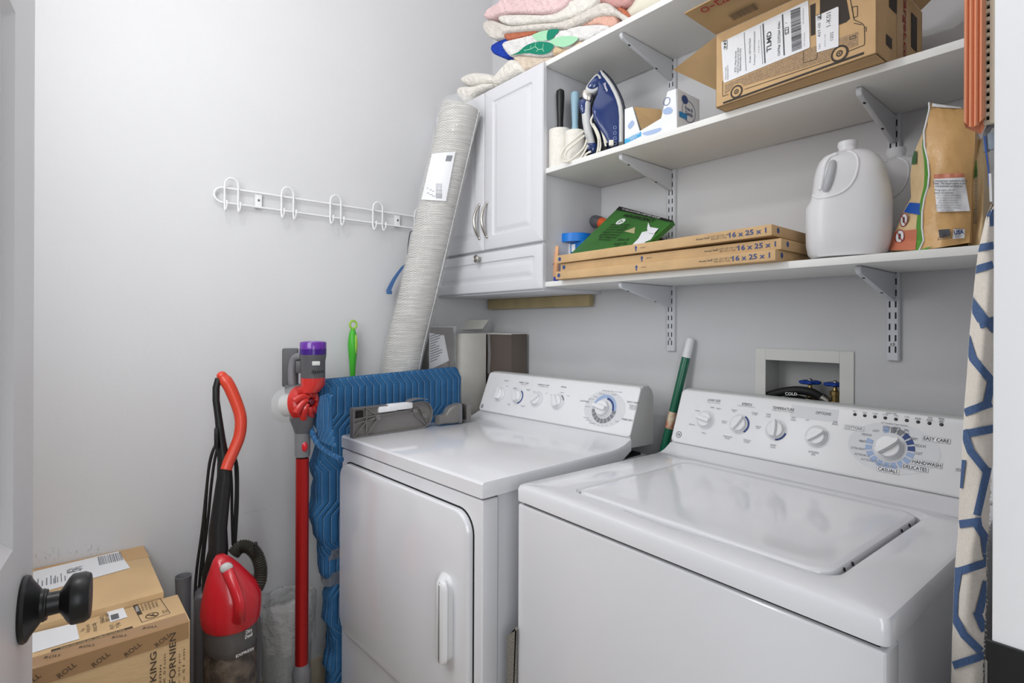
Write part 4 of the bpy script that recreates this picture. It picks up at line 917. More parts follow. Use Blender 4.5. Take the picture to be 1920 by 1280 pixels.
# ---------------------------------------------------------------- towels on the cabinet and the top shelf
terry = lambda n, c: M.setdefault(n, mat(n, c, .95, var=(60, .06), bump=(160, .7)))
terry('pink_terry', (226, 196, 196)); terry('white_terry', (226, 222, 214)); terry('offwhite_terry', (214, 208, 200)); terry('rose_terry', (198, 150, 144)); terry('rust_terry', (190, 112, 84)); terry('blue_terry', (24, 62, 170)); terry('print_terry', (224, 222, 220)); terry('beige_terry', (212, 196, 178)); terry('tan_terry', (206, 180, 146)); terry('peach_terry', (224, 178, 160))
stuffed('bath_towel', 'pink folded bath towel, highest of the towel pile', 'towel', 'pink_terry', [(345, 150), (380, 85), (500, 5), (560, -70), (1300, -90), (1210, 0), (1120, 85), (980, 125), (640, 122), (480, 148), (400, 178), (350, 172)], -.285, -.08, zmin=None, wob=.002)
stuffed('bath_towel', 'white folded towel with a wide rolled edge directly under the pink towel', 'towel', 'white_terry', [(490, 175), (525, 142), (720, 134), (980, 134), (1140, 78), (1230, -50), (1500, -60), (1450, 40), (1340, 120), (1100, 200), (900, 215), (640, 242), (540, 226), (500, 205)], -.278, -.08, zmin=None, wob=.002)
t = stuffed('hand_towel', 'rose pink towel tucked in the fold right of the white towel', 'towel', 'rose_terry', [(1090, 140), (1150, 60), (1300, -40), (1560, -60), (1790, -50), (1790, 40), (1640, 60), (1500, 10), (1350, 90), (1180, 135)], -.272, -.08, zmin=None)
stuffed('bath_towel', 'off-white thin towel rolled at its left end, middle of the pile', 'towel', 'offwhite_terry', [(338, 245), (350, 205), (420, 190), (540, 232), (640, 248), (900, 222), (1100, 205), (1290, 135), (1480, 30), (1580, 15), (1680, 90), (1800, 175), (1740, 205), (1650, 150), (1480, 155), (1270, 235), (1180, 275), (950, 285), (560, 322), (530, 362), (460, 385), (395, 365), (345, 295)], -.274, -.09, zmin=None, wob=.002)
t = stuffed('hand_towel', 'rust brown cloth showing between the off-white and the printed towel', 'towel', 'rust_terry', [(535, 330), (600, 312), (860, 292), (830, 345), (620, 392), (565, 392)], -.262, -.09, zmin=None)
stuffed('hand_towel', 'bright blue folded cloth sticking out left of the printed towel', 'towel', 'blue_terry', [(415, 475), (440, 430), (500, 400), (570, 375), (620, 420), (640, 520), (575, 578), (500, 558), (440, 530), (418, 505)], -.255, -.09, zmin=None)
tt_ = stuffed('beach_towel', 'white towel printed with a green turtle, lower part of the pile', 'towel', 'print_terry', [(528, 455), (560, 405), (700, 370), (860, 330), (1000, 292), (1140, 290), (1270, 252), (1470, 234), (1580, 248), (1585, 298), (1470, 338), (1400, 400), (1290, 400), (1170, 480), (1060, 470), (1010, 540), (900, 562), (700, 545), (620, 560), (570, 525)], -.272, -.09, zmin=2.0815)
M['tgreen'] = mat('turtle_green', (14, 124, 98), .95); M['tmint'] = mat('turtle_mint', (158, 208, 172), .95)
def patch(parent, m, nm, px, y, org=(840, 0), s=1/5.333, k=4):
    P = closed_spline([(lambda p: (p.x, p.z))(on(org[0]+u*s, org[1]+v*s, y=y)) for u, v in px], k) if k > 1 else [(lambda p: (p.x, p.z))(on(org[0]+u*s, org[1]+v*s, y=y)) for u, v in px]
    b = B(); b.add([(x, y, z) for x, z in P], [tuple(range(len(P)))]); return wobj(b, nm, m, parent, smooth=False)
patch(tt_, 'tmint', 'printed_flipper', [(850, 345), (1000, 302), (1010, 390), (900, 410), (860, 380)], -.2728)
patch(tt_, 'tgreen', 'printed_flipper', [(1005, 300), (1110, 296), (1075, 350), (1030, 395), (988, 392)], -.2729)
patch(tt_, 'tmint', 'printed_head', [(1020, 405), (1120, 365), (1250, 362), (1300, 385), (1240, 440), (1150, 470), (1060, 450)], -.2729)
sh = patch(tt_, 'tgreen', 'printed_shell', [(625, 555), (700, 520), (780, 455), (880, 420), (990, 420), (1055, 455), (1010, 525), (920, 545), (800, 530), (700, 542)], -.2730)
b = B()
for pl in ([(880, 425), (870, 465), (905, 495), (945, 490), (955, 435)], [(945, 490), (960, 515)], [(870, 465), (825, 490), (760, 505)], [(905, 495), (880, 515)], [(825, 490), (830, 455)]):
    for i in range(len(pl)-1):
        a_, c_ = on(840+pl[i][0]/5.333, pl[i][1]/5.333, y=-.2734), on(840+pl[i+1][0]/5.333, pl[i+1][1]/5.333, y=-.2734); d = (c_-a_).normalized(); q = Vector((-d.z, 0, d.x))*.0009; b.quad(a_-q, c_-q, c_+q, a_+q)
wobj(b, 'shell_lines', 'tmint', sh, smooth=False)
t = stuffed('hand_towel', 'peach folded cloth at the right end of the printed towel', 'towel', 'peach_terry', [(1280, 235), (1400, 205), (1480, 150), (1640, 142), (1672, 180), (1668, 240), (1600, 272), (1500, 245), (1400, 240)], -.265, -.09, zmin=None)
stuffed('hand_towel', 'small rust orange cloth next to the cream block at the shelf edge', 'towel', 'rust_terry', [(1665, 70), (1720, 60), (1780, 110), (1812, 172), (1760, 165), (1700, 110)], -.268, -.10, zmin=None)
stuffed('hand_towel', 'tan cloth with a frilled edge hanging over the top shelf front', 'towel', 'tan_terry', [(1032, 505), (1060, 455), (1130, 480), (1200, 470), (1290, 405), (1315, 425), (1270, 500), (1180, 560), (1095, 585), (1045, 560)], -.281, -.10, zmin=2.0815)
stuffed('bath_towel', 'beige folded towel lying lowest, on the cabinet top', 'towel', 'beige_terry', [(635, 572), (700, 548), (900, 566), (1030, 560), (1070, 575), (940, 640), (800, 690), (735, 700), (690, 640)], -.270, -.09, zmin=2.0815)
stuffed('washcloth', 'white terry washcloth bundled on the left of the cabinet top, upper roll', 'towel', 'white_terry', [(100, 785), (130, 745), (220, 712), (330, 715), (410, 735), (440, 800), (400, 835), (300, 845), (200, 855), (115, 830)], -.268, -.16, zmin=2.076, group='white washcloths on the cabinet', r=.011)
stuffed('washcloth', 'white terry washcloth hanging over the cabinet front edge beside the rug top', 'towel', 'white_terry', [(65, 900), (100, 855), (220, 850), (330, 822), (440, 830), (420, 855), (330, 895), (240, 940), (190, 1010), (150, 1030), (100, 985), (70, 950)], -.298, -.17, zmin=None, group='white washcloths on the cabinet', r=.009)
stuffed('washcloth', 'white terry cloth folded double, right of the washcloth bundle', 'towel', 'white_terry', [(398, 795), (450, 720), (560, 600), (610, 575), (680, 612), (722, 700), (620, 755), (500, 825), (430, 842)], -.286, -.10, zmin=2.076, group='white washcloths on the cabinet', r=.012)
t = thing('storage_block', 'cream block at the top edge, right of the towel pile', 'box', (.9, -.2, 2.081))
soft('block', mat('cream_plastic', (216, 210, 194), .6), t, [(1765, 100), (1850, 0), (2000, -120), (2160, -120), (2160, 0), (1810, 168)], -.262, -.06, k=1, org=(840, 0), sc_=1/5.333, r=.003)

# ---------------------------------------------------------------- middle shelf
ZM = ZS['middle']+ST+.0005
def roller(u0, u1, vtop, vmid, name_col, label, mm):
    c = on((u0+u1)/2, 300, z=ZM); c = on((u0+u1)/2, 300, y=-.225); t = thing('lint_roller', label, 'lint roller', (c.x, -.225, ZM), group='lint rollers')
    r = (lp(t, u1, 280)-lp(t, u0, 280)).x/2; zt = lp(t, (u0+u1)/2, vmid).z; zh = lp(t, (u0+u1)/2, vtop).z
    B().lathe([(r*.55, 0), (r, 0), (r, zt), (r*.55, zt)], 28).obj('sticky_roll', mat('roll_paper', (222, 218, 210), .7, var=(90, .04)), t)
    B().lathe([(r*.52, -.0), (r*.54, .002), (r*.54, zt+.001)], 20).obj('core', 'plast_grey', t)
    h = zh-zt; b = B().lathe([(r*.9, zt+.001), (.011, zt+.008), (.0095, zt+h*.2), (.0115, zt+h*.5), (.0135, zt+h*.85), (.0125, zt+h*.96), (.006, zt+h), (.001, zt+h)], 20); b.obj('handle', mm, t); return t
roller(1034, 1066, 168, 246, '', 'lint roller with a black handle, at the left end of the middle shelf', 'black')
roller(1064, 1092, 172, 248, '', 'lint roller with a pale blue handle, left of the iron', mat('pale_blue_plastic', (138, 170, 186), .35))
c = on(1082, 215, y=-.15); t = thing('small_box', 'small black box mostly hidden behind the lint rollers and the iron', 'box', (c.x, -.15, ZM))
p0, p1 = lp(t, 1070, 190), lp(t, 1098, 245); B().box(p0.x, p1.x+.02, 0, .06, .0, p0.z, bev=.002).obj('carton', mat('black_card', (30, 30, 34), .5), t)
B().box(p0.x+.004, p1.x, -.0006, 0, .035, .05).obj('label_strip', mat('gold_print', (196, 164, 60), .5), t)
# iron
IR = thing('steam_iron', 'blue and grey steam iron standing on its heel with the cord wrapped around it', 'iron', tuple(on(1137, 279, y=-.185).xy)+(ZM,), math.atan2(.637, .771))
q = lambda u, v, d=0: lp(IR, u, v, d)
st_ = [(276, 1141, 1173, 1), (262, 1133, 1173, 1), (245, 1122, 1173, 1), (228, 1113, 1173, .99), (212, 1111, 1171.5, .94), (198, 1114, 1168, .86), (183, 1120, 1162.5, .74), (168, 1121, 1155.5, .60), (155, 1118, 1148, .45), (143, 1120, 1140, .28), (134, 1124, 1132.5, .12)]
def slab(nm, m, fl, fr_, k=1.0, w0=.052):
    b = B(); L = []
    for v, ul, ur, s_ in st_:
        a, c = q(fl(ul, ur, v), v), q(fr_(ul, ur, v), v); z = max(a.z, .001); w_ = max(w0*s_*k, .003); r = min(.008, (c.x-a.x)*.45, w_*.45)
        L.append([(p[0], p[1], z) for p in rrect(a.x, max(c.x, a.x+.0008), -w_, w_, max(r, .0003), 3)])
    b.loops(L); return b.obj(nm, m, IR, ang=45)
slab('soleplate', mat('navy_sole', (26, 30, 48), .3), lambda l, r, v: r-4.2, lambda l, r, v: r, 1.0)
slab('grey_rim', 'plast_grey', lambda l, r, v: max(r-13, l), lambda l, r, v: max(r-4.0, l+1), .95)
M['ironblue'] = mat('iron_blue', (20, 46, 104), .15, coat=.5)
slab('water_tank', 'ironblue', lambda l, r, v: l, lambda l, r, v: max(r-11, l+2), .86)
def plate(nm, m, px, y0, y1, k=4, T=IR, r=.003):
    P = closed_spline([(lp(T, u, v).x, lp(T, u, v).z) for u, v in px], k); b = B(); L = [[(a, y, c) for a, c in (offs(P, i) if i else P)] for y, i in ((y0, r), (y0+r, 0), (y1-r, 0), (y1, r))]; b.loops(L); return b.obj(nm, m, T, ang=60)
plate('nose_trim', 'plast_grey', [(1099, 168), (1117, 144), (1127, 148), (1129, 158), (1124, 170), (1114, 178), (1103, 178)], -.019, .019)
plate('nose', 'ironblue', [(1102, 166), (1118, 147), (1123, 152), (1125, 160), (1119, 169), (1109, 172)], -.022, .022)
plate('dial', 'chrome', [(1092, 176), (1098, 170), (1106, 172), (1111, 180), (1108, 192), (1100, 192), (1093, 186)], -.016, .016)
P = spline([q(1100, 188), q(1099, 212), q(1102, 240), q(1107, 262), q(1110, 274)], 5)
B().tube(P, [.0125, .013, .0135, .0135, .0135, .0135, .0135, .0135, .0135, .013, .013, .013, .0125, .0125, .0125, .0125, .012, .012, .012, .012, .012], 16).obj('handle', 'plast_grey', IR)
plate('handle_button', 'ironblue', [(1086, 192), (1101, 188), (1101, 212), (1091, 214)], -.013, .013)
plate('cord_exit', 'ironblue', [(1100, 272), (1118, 271), (1116, 284), (1112, 287), (1105, 286)], -.014, .014)
for i, v in enumerate((239, 249, 259, 269)):
    c = q(1153, v, -.0452); b = B(); b.tube([(c.x+.0042*math.cos(2*PI*k/16), c.y, c.z+.0042*math.sin(2*PI*k/16)) for k in range(16)], .0006, 4, closed=True); b.obj('icon', 'inksky', IR)
text(IR, 'inkwhite', 'Steam', frame(q(1136, 164, -.036), (.35, 0, -.93), (.93, 0, .35)), .026, bold=.01, lift=.004)
M['cord'] = mat('cream_cord', (222, 218, 206), .5)
for px in ([(1112, 206), (1126, 222), (1134, 245), (1142, 262), (1147, 274)], [(1112, 214), (1124, 232), (1131, 254), (1136, 274)], [(1116, 224), (1127, 242), (1138, 268)], [(1112, 232), (1122, 250), (1126, 270), (1124, 284)], [(1118, 208), (1108, 226), (1116, 244), (1122, 262), (1120, 284), (1112, 298), (1102, 304), (1096, 296), (1100, 288), (1108, 284)],
    [(1094, 246), (1076, 262), (1060, 276), (1052, 290), (1054, 300), (1064, 303), (1080, 292), (1095, 276), (1100, 262)], [(1096, 254), (1080, 268), (1064, 282), (1060, 294), (1068, 304), (1088, 296), (1102, 272)]):
    B().tube(spline([q(u, v, -.030-.004*(i % 2)) for i, (u, v) in enumerate(px)], 5), .0030, 7).obj('power_cord', 'cord', IR)
b = B(); c = q(1146, 268, -.05); b.box(c.x-.007, c.x+.007, c.y-.006, c.y+.006, c.z-.008, c.z+.008, bev=.003); b.obj('plug', 'cord', IR)
# torn dryer sheet box
DB = thing('dryer_sheet_box', 'white and blue dryer sheet carton torn open on top', 'box', tuple(on(1210, 262, y=-.235).xy)+(ZM,))
M['whitecard'] = mat('white_printed_card', (226, 228, 232), .45, var=(12, .03)); q = lambda u, v, d=0: lp(DB, u, v, d)
def poly(t, nm, m, pts, th=.0012):
    b = B(); b.quad(*pts); sol(b, th); return b.obj(nm, m, t, smooth=False)
F_ = [(1172, 266), (1172, 205), (1186.5, 200), (1200, 246), (1240, 222), (1252, 172), (1268, 166.5), (1269.5, 239)]
pts = [q(u, v) for u, v in F_]; 
for i in (0, 7): pts[i].z = .0005
xl, xr = pts[0].x, pts[7].x; dep = .105
poly(DB, 'front_panel', 'whitecard', pts)
poly(DB, 'right_panel', 'whitecard', [(xr, 0, .0005), (xr, dep, .0005), (xr, dep, pts[6].z), (xr, 0, pts[6].z)])
poly(DB, 'left_panel', 'whitecard', [(xl, 0, .0005), (xl, dep, .0005), (xl, dep, pts[1].z-.01), (xl, 0, pts[1].z)])
bp_ = [(xl, dep, .0005), (xl, dep, pts[1].z-.01), (pts[2].x+.01, dep, pts[2].z-.004), (pts[2].x+.055, dep, pts[2].z-.03), (pts[4].x, dep, pts[4].z+.004), (pts[5].x, dep, pts[5].z), (xr, dep, pts[6].z), (xr, dep, .0005)]
poly(DB, 'back_panel', 'cardin', bp_)
poly(DB, 'top_panel', 'whitecard', [(pts[5].x, 0, pts[5].z), (xr, 0, pts[6].z), (xr, dep, pts[6].z), (pts[5].x, dep, pts[5].z)])
poly(DB, 'torn_flap', 'cardin', [(pts[2].x, .004, pts[2].z), (pts[2].x+.058, .05, pts[2].z-.012), (pts[2].x+.066, .05, pts[3].z+.004), (pts[3].x+.004, .003, pts[3].z)])
b = B(); X = frame((0, -.0002, 0), (1, 0, 0), (0, 0, 1)); a_, c_ = q(1172, 262), q(1203, 251); b.quad(*[(x, -.0020, z) for x, z in ((a_.x, a_.z-.012), (c_.x, c_.z-.006), (c_.x, c_.z+.006), (a_.x, a_.z+.001))]); b.obj('blue_band', mat('cyan_print', (60, 160, 208), .5), DB, smooth=False)
text(DB, 'inkwhite', 'PURE & PLAIN\nSHEETS', frame(q(1188, 257, -.0022), (1, 0, .12), (0, 0, 1)), .042, .010)
def blob(t, m, px, d=-.0020, X=None): 
    P = closed_spline([(q(u, v).x, q(u, v).z) for u, v in px], 4); b = B(); b.add([(x, d, z) for x, z in P], [tuple(range(len(P)))]); b.obj('printed_cloud', m, t, smooth=False)
blob(DB, 'inksky', [(1245, 206), (1255, 201), (1262, 206), (1258, 213), (1246, 214)]); blob(DB, 'inksky', [(1205, 250), (1222, 244), (1240, 240), (1236, 247), (1215, 254)]); blob(DB, 'inksky', [(1178, 236), (1186, 226), (1190, 232), (1182, 242)])
c = q(1250, 190, -.0022); b = B(); disc(b, frame(c, (1, 0, 0), (0, 0, 1)), .0105, 20, .009); b.obj('printed_ring', 'inkblue', DB, smooth=False)
Y2 = frame((xr+.0014, dep*.5, pts[6].z*.6), (0, 1, 0), (0, 0, 1))
b = B(); disc(b, Y2, .028, 28, .0265, sx=1.15); b.obj('printed_ring', 'inkblue', DB, smooth=False)
text(DB, 'inkblue', 'Free &\nGentle', Y2, .036, .022, .02); b = B(); disc(b, frame((xr+.0015, dep*.32, pts[6].z*.83), (0, 1, 0), (0, 0, 1)), .011, 20, sx=1.3); b.obj('printed_badge', 'inkblue', DB, smooth=False)
b = B(); b.quad((xr+.0015, .008, .046), (xr+.0015, .044, .046), (xr+.0015, .044, .060), (xr+.0015, .008, .060)); b.obj('printed_badge', mat('badge_blue', (40, 130, 190), .5), DB, smooth=False)
# big shipping carton
A = on(1342, 202.5, z=ZM+.001); C_ = on(1644, 99.5, z=ZM+.001); d = (C_-A); LB = d.length; yw = math.atan2(d.y, d.x)
BC = thing('delivery_carton', 'large brown delivery carton printed with a truck, opened, on the middle shelf', 'carton', tuple(A), yw)
q = lambda u, v, d=0: lp(BC, u, v, d)
hB = q(1341, 66).z; dB = min(.30, -A.y-.004); W_ = .003
dB = .255
b = B(); 
for args in ((0, LB, 0, W_, 0, hB), (0, LB, dB-W_, dB, 0, hB), (0, W_, 0, dB, 0, hB), (LB-W_, LB, 0, dB, 0, hB), (0, LB, 0, dB, 0, W_)): b.box(*args, bev=.0008, seg=1)
b.obj('box_body', 'card', BC)
poly(BC, 'side_flap', 'cardin', [(0, .004, hB), (0, dB-.02, hB), tuple(q(1262, 130, .115)), tuple(q(1290, 108, .02))][:0] or [(0.0, .004, hB), tuple(q(1262, 131, .10)), tuple(q(1341, 168, .10)), (0.0, .10, hB*.35)], .003)
fo = [q(1283, 26, -.10), q(1500, -78, -.10)]
poly(BC, 'front_flap', 'cardin', [(0, -.001, hB), (LB, -.001, hB), (LB+.02, fo[0].y, fo[0].z), (fo[0].x, fo[0].y, fo[0].z)], .003)
fx = Vector((LB, 0, 0)).normalized(); fy = (Vector((0, fo[0].y, fo[0].z-hB))).normalized()
FXM = lambda x, s_: frame((x, 0, hB)+Vector((0, 0, 0)) if False else Vector((x, 0, hB))+fy*s_, fx, fy)
nf = fx.cross(fy); sg = -1 if nf.y > 0 or nf.z < 0 else 1
def ftext(s, x, s_, wd, m): 
    X = frame(Vector((x, -.001, hB))+fy*s_-Vector((0, 0, .0045)), fx, fy); text(BC, m, s, X, wd)
M['cardred'] = mat('dark_red_print', (150, 44, 40), .7)
ftext('o-target.com', .12, .088, .20, 'cardred')
b = B(); 
for i in range(26): x = .055+.0022*i+rnd.random()*.0006; b.quad(*[Vector((xx, -.001, hB-.0042))+fy*s_ for xx, s_ in ((x, .022), (x+rnd.choice((.0008, .0014)), .022), (x+.001, .044), (x, .044))])
stuff(b.obj('barcode', 'cardink', BC, smooth=False))
b = B(); b.quad((LB, .01, hB), (LB, dB-.01, hB), (LB+.055, dB-.02, hB+.035), (LB+.055, .01, hB+.035)); sol(b, .003); b.obj('side_flap', 'card', BC, smooth=False)
Z1 = lambda x, y: (1240+x/3.4286, y/3.4286)
def bp(x, y, d=-.0006): return q(*Z1(x, y), 0)+Vector((0, d, 0))
def bpoly(nm, m, px, d=-.0006, parent=None):
    b = B(); b.add([bp(x, y, d) for x, y in px], [tuple(range(len(px)))]); return b.obj(nm, m, parent or BC, smooth=False)
def bline(b, px, w_, d=-.0009):
    P = [bp(x, y, d) for x, y in px]
    for i in range(len(P)-1):
        t = (P[i+1]-P[i]).normalized(); n_ = Vector((-t.z, 0, t.x))*w_/2; b.quad(P[i]-n_, P[i+1]-n_, P[i+1]+n_, P[i]+n_)
M['hatch'] = mat('printed_hatch', (160, 134, 104), .8, var=(400, .25)); M['cardinkd'] = mat('black_print_on_card', (54, 46, 40), .7)
bpoly('printed_truck_side', 'hatch', [(408, 545), (985, 298), (1265, 205), (1265, 290), (1215, 308), (1180, 280), (1120, 292), (1085, 345), (1082, 382), (530, 552), (510, 530), (470, 540), (440, 580), (410, 605)])
bpoly('printed_window', 'cardinkd', [(957, 35), (992, 20), (990, 222), (962, 232)]); bpoly('printed_window', 'cardinkd', [(1020, -8), (1190, -8), (1214, 120), (1190, 142), (1150, 158), (1020, 205)])
b = B()
for pl in ([(395, 520), (395, 620), (432, 606)], [(535, 575), (1088, 388)], [(1205, 330), (1305, 290), (1308, 262)], [(1308, 262), (1305, 168), (1290, 150), (1240, 128), (1214, -10)], [(1140, 160), (1140, 45)], [(915, 330), (915, 405), (1000, 380), (1010, 300)], [(1240, 150), (1290, 160)], [(1228, 45), (1262, 40), (1262, 105), (1236, 115), (1228, 45)], [(1212, 240), (1250, 228), (1252, 244), (1214, 256), (1212, 240)], [(1310, 175), (1318, 178), (1316, 205)]): bline(b, pl, .0011)
b.obj('printed_outline', 'cardinkd', BC, smooth=False)
b = B(); bline(b, [(398, 663), (1303, 341)], .0042); b.obj('printed_ground_line', 'cardinkd', BC, smooth=False)
for x, y, rr in ((485, 590, 44), (1147, 345, 56)):
    c = bp(x, y, -.0012); r = abs(bp(x, y+rr).z-bp(x, y-rr).z)/2*.93; b = B(); b2 = B()
    X = frame(c, (1, 0, 0), (0, 0, 1)); disc(b, X, r, 32, r*.76); disc(b, X, r*.38, 24, r*.22); disc(b, X, r*.12, 12)
    disc(b2, X, r, 32); o = b2.obj('printed_wheel_disc', 'card', BC, smooth=False); b.bm.transform(Matrix.Translation((0, -.0004, 0))); b.obj('printed_wheel', 'cardinkd', BC, smooth=False)
lb1 = bpoly('address_label', 'paper', [(388, 278), (392, 270), (940, 6), (947, 10), (957, 300), (950, 310), (408, 534), (402, 530)], -.0016)
lb2 = bpoly('routing_label', 'paper', [(994, 108), (1136, 45), (1142, 50), (1142, 295), (1136, 302), (1002, 340)], -.0019)
def vt(s, x, y, ht_px, wpx, m='ink', bold=0, lift=.0022):   # lettering that reads upward; ht_px = run length in the photo
    c = bp(x, y, 0); run = abs(bp(x, y+ht_px/2).z-bp(x, y-ht_px/2).z); w_ = abs(bp(x+wpx/2, y).x-bp(x-wpx/2, y).x)
    text(BC, m, s, frame(c, (0, 0, 1), (-1, 0, 0)), run, w_, bold, lift=lift)
vt('TLMD', 695, 270, 130, 30, bold=.02); vt('CNTR#: 22292364 43461', 760, 250, 220, 17, bold=.01); vt('Order: 107774177037', 573, 326, 160, 12); vt('Tracking #: TLMD222986054239', 603, 312, 215, 12); vt('0.18 LBS | 1 lbs', 630, 300, 80, 9, 'inkgrey'); vt('PTD: Main Street\n1022 Dearwood Ave\nBaldwinville 01436', 495, 390, 160, 42); vt('Return Label\nDepartment 01', 424, 470, 90, 26, 'inkgrey'); vt('EZ2', 414, 295, 56, 22, 'inkwhite', .02, .0032); vt('L3', 809, 202, 24, 18); vt('I', 806, 150, 3, 10); vt('SRC: BALTIMORE 01', 915, 105, 100, 7, 'inkgrey'); vt('CUT: 05/23/2023', 922, 255, 90, 7, 'inkgrey')
vt('1-K01', 1078, 128, 88, 30, bold=0); vt('437-00', 1018, 195, 90, 18); vt('1202', 1098, 235, 52, 20); vt('1X1', 1020, 300, 30, 12); vt('STH-145', 1055, 262, 80, 8, 'inkgrey'); vt('F3', 1017, 115, 32, 20, 'inkwhite', .02, .0036)
b = B()
for x0, x1, y0, y1 in ((402, 427, 266, 324), (1004, 1031, 98, 134)): b.add([bp(x0, y0, -.0026), bp(x1, y0-8, -.0026), bp(x1, y1-8, -.0026), bp(x0, y1, -.0026)], [(0, 1, 2, 3)])
for pl, w_ in (([(536, 210), (548, 457)], .0008), ([(640, 165), (655, 415)], .0007), ([(657, 155), (670, 408)], .0022), ([(782, 95), (793, 358)], .0022)): bline(b, pl, w_, -.0026)
bline(b, [(798, 182), (820, 176), (822, 216), (800, 224), (798, 182)], .0009, -.0026)
b.obj('label_blocks', 'ink', lb1, smooth=False)
b = B(); y = 55
while y < 318:
    h_ = rnd.choice((2.2, 3.5, 5)); k = (y-55)/263; b.add([bp(834+8*k, y+18, -.0026), bp(896+10*k, y-6, -.0026), bp(896+10*k, y-6+h_, -.0026), bp(834+8*k, y+18+h_, -.0026)], [(0, 1, 2, 3)]); y += h_+rnd.choice((2.2, 3.2, 4.5))
stuff(b.obj('barcode', 'ink', lb1, smooth=False))
RX = lambda y, z: frame((LB+.0006, y, z), (0, 0, -1), (0, 1, 0))
text(BC, 'cardred', 'target.com', RX(dB*.56, hB*.5), hB*.9, .022, .02)
b = B()
for y0, y1, z0, z1 in ((.06, .10, .105, hB-.005), (.045, .075, .03, .05), (dB*.72, dB*.86, .07, .14)): b.quad((LB+.0007, y0, z0), (LB+.0007, y1, z0), (LB+.0007, y1, z1), (LB+.0007, y0, z1))
b.obj('printed_windows', 'cardinkd', BC, smooth=False)
b = B(); b.quad((LB+.0004, dB*.40, .001), (LB+.0004, dB*.66, .001), (LB+.0004, dB*.66, hB), (LB+.0004, dB*.40, hB)); b.obj('tape', mat('kraft_tape', (186, 150, 104), .4), BC, smooth=False)

# ---------------------------------------------------------------- lowest shelf
ZL_ = ZS['lowest']+ST+.0004
FY = -.306
names = {0: 'flat air filter carton, bottom of the stack of three', 1: 'flat air filter carton in the middle of the stack, set back in shadow', 2: 'flat air filter carton on top of the stack, under the green package'}
for k, (ul, ur, dy) in enumerate(((1041.5, 1454, 0), (1051, 1465, .012), (1043, 1447, .001))):
    y = FY+dy; a_, c_ = on(ul, 505, y=y), on(ur, 460, y=y); th = .0232
    t = thing('air_filter', names[k], 'air filter', (a_.x, y, ZL_+k*(th+.0006)), group='flat filter cartons')
    L_ = c_.x-a_.x
    if k == 2: t.rotation_euler = (0, -math.atan(.006/L_), 0)
    B().box(0, L_, 0, .288-dy*.9, 0, th, bev=.0012).obj('carton', 'card', t)
    Xf = lambda x, z: frame((x, -.0003, z), (1, 0, 0), (0, 0, 1))
    text(t, 'inkblue', '16 x 25 x 1', Xf(L_-.052, th*.52), .082, .0115, .02)
    text(t, 'ink', 'Actual Size:', Xf(L_-.158, th*.55), .034, .004, .01); text(t, 'ink', '15 11/16" x 24 11/16" x 3/4"\n39.8 x 62.7 x 1.9 cm', Xf(L_-.118, th*.5), .052, .010)
    text(t, 'ink', 'AIR FLOW', Xf(L_*.49, th*.5), .016, .003)
    b = B(); b.add([(L_*.452, -.0004, th*.2), (L_*.458, -.0004, th*.2), (L_*.458, -.0004, th*.55), (L_*.463, -.0004, th*.55), (L_*.455, -.0004, th*.85), (L_*.447, -.0004, th*.55), (L_*.452, -.0004, th*.55)], [tuple(range(7))]); b.obj('printed_arrow', 'inkblue', t, smooth=False)
    for X in (Xf(.014, th*.5), frame((L_+.0004, .03, th*.55), (0, 1, 0), (0, 0, 1))): b = B(); disc(b, X, .0062, 20); b.obj('printed_badge', 'inkblue', t, smooth=False)
ZT = ZL_+3*.0238+.003
# green package tilted against the wall
G0, G1, G2, G3 = on(1066, 481, y=-.235), on(1210, 462, y=-.215), on(1263, 415, y=-.045), on(1162, 388, y=-.045)
G0.z = max(G0.z, ZT); 
G1.z = max(G1.z, ZT+.002); GP = thing('filter_package', 'green torn filter package leaning on the wall above the flat cartons', 'package', tuple(G0))
xd = (G1-G0).normalized(); nG = (G1-G0).cross(G3-G0).normalized(); ng = nG if nG.y < 0 else -nG
G2 = onp(1263, 415, G0, ng); M['pkgreen'] = mat('package_green', (56, 112, 46), .3, var=(5, .2)); M['pkblack'] = mat('package_black', (22, 24, 22), .35)
b = B(); q4 = [G0, G1, G2, G3]; b.loops([[p+ng*.002 for p in q4], [p-ng*.012 for p in q4]]); wobj(b, 'package', 'pkgreen', GP, smooth=False)
def gq(s, t, d=.0026): return (G0.lerp(G1, s)).lerp(G3.lerp(G2, s), t)+ng*d
b = B(); b.quad(gq(0, .93, .003), gq(1, .93, .003), gq(1, 1, .003), gq(0, 1, .003)); wobj(b, 'black_band', 'pkblack', GP, smooth=False)
gpx = lambda x, y, d=.0032: onp(1010+x/3.692, 370+y/3.692, G0+ng*d, ng)
b = B(); b.add([gpx(x, y) for x, y in ((612, 350), (645, 330), (690, 285), (715, 240), (752, 232), (806, 248), (775, 292), (735, 308), (740, 335), (700, 345))], [tuple(range(10))]); wobj(b, 'torn_opening', 'whitecard', GP, smooth=False)
b = B(); b.add([gpx(x, y, .006) for x, y in ((750, 215), (758, 172), (772, 205), (830, 215), (800, 250), (755, 245))], [tuple(range(6))]); wobj(b, 'torn_paper', 'whitecard', GP, smooth=False)
b = B(); b.add([gpx(x, y) for x, y in ((592, 235), (668, 205), (662, 250))], [(0, 1, 2)]); wobj(b, 'printed_triangle', mat('beige_print', (176, 170, 130), .6), GP, smooth=False)
def gt(s, a, t, wd, h, m, bold=0): text(GP, m, s, wm(GP).inverted() @ frame(gq(a, t, .0032), gq(1, t)-gq(0, t), gq(a, 1)-gq(a, 0)), wd, h, bold)
gt('HIGH EFFICIENCY', .5, .86, .15, .014, 'pkblack', .02); gt('FILTERS DUST FOR A BETTER HOUSE', .45, .965, .20, .006, 'inkwhite')
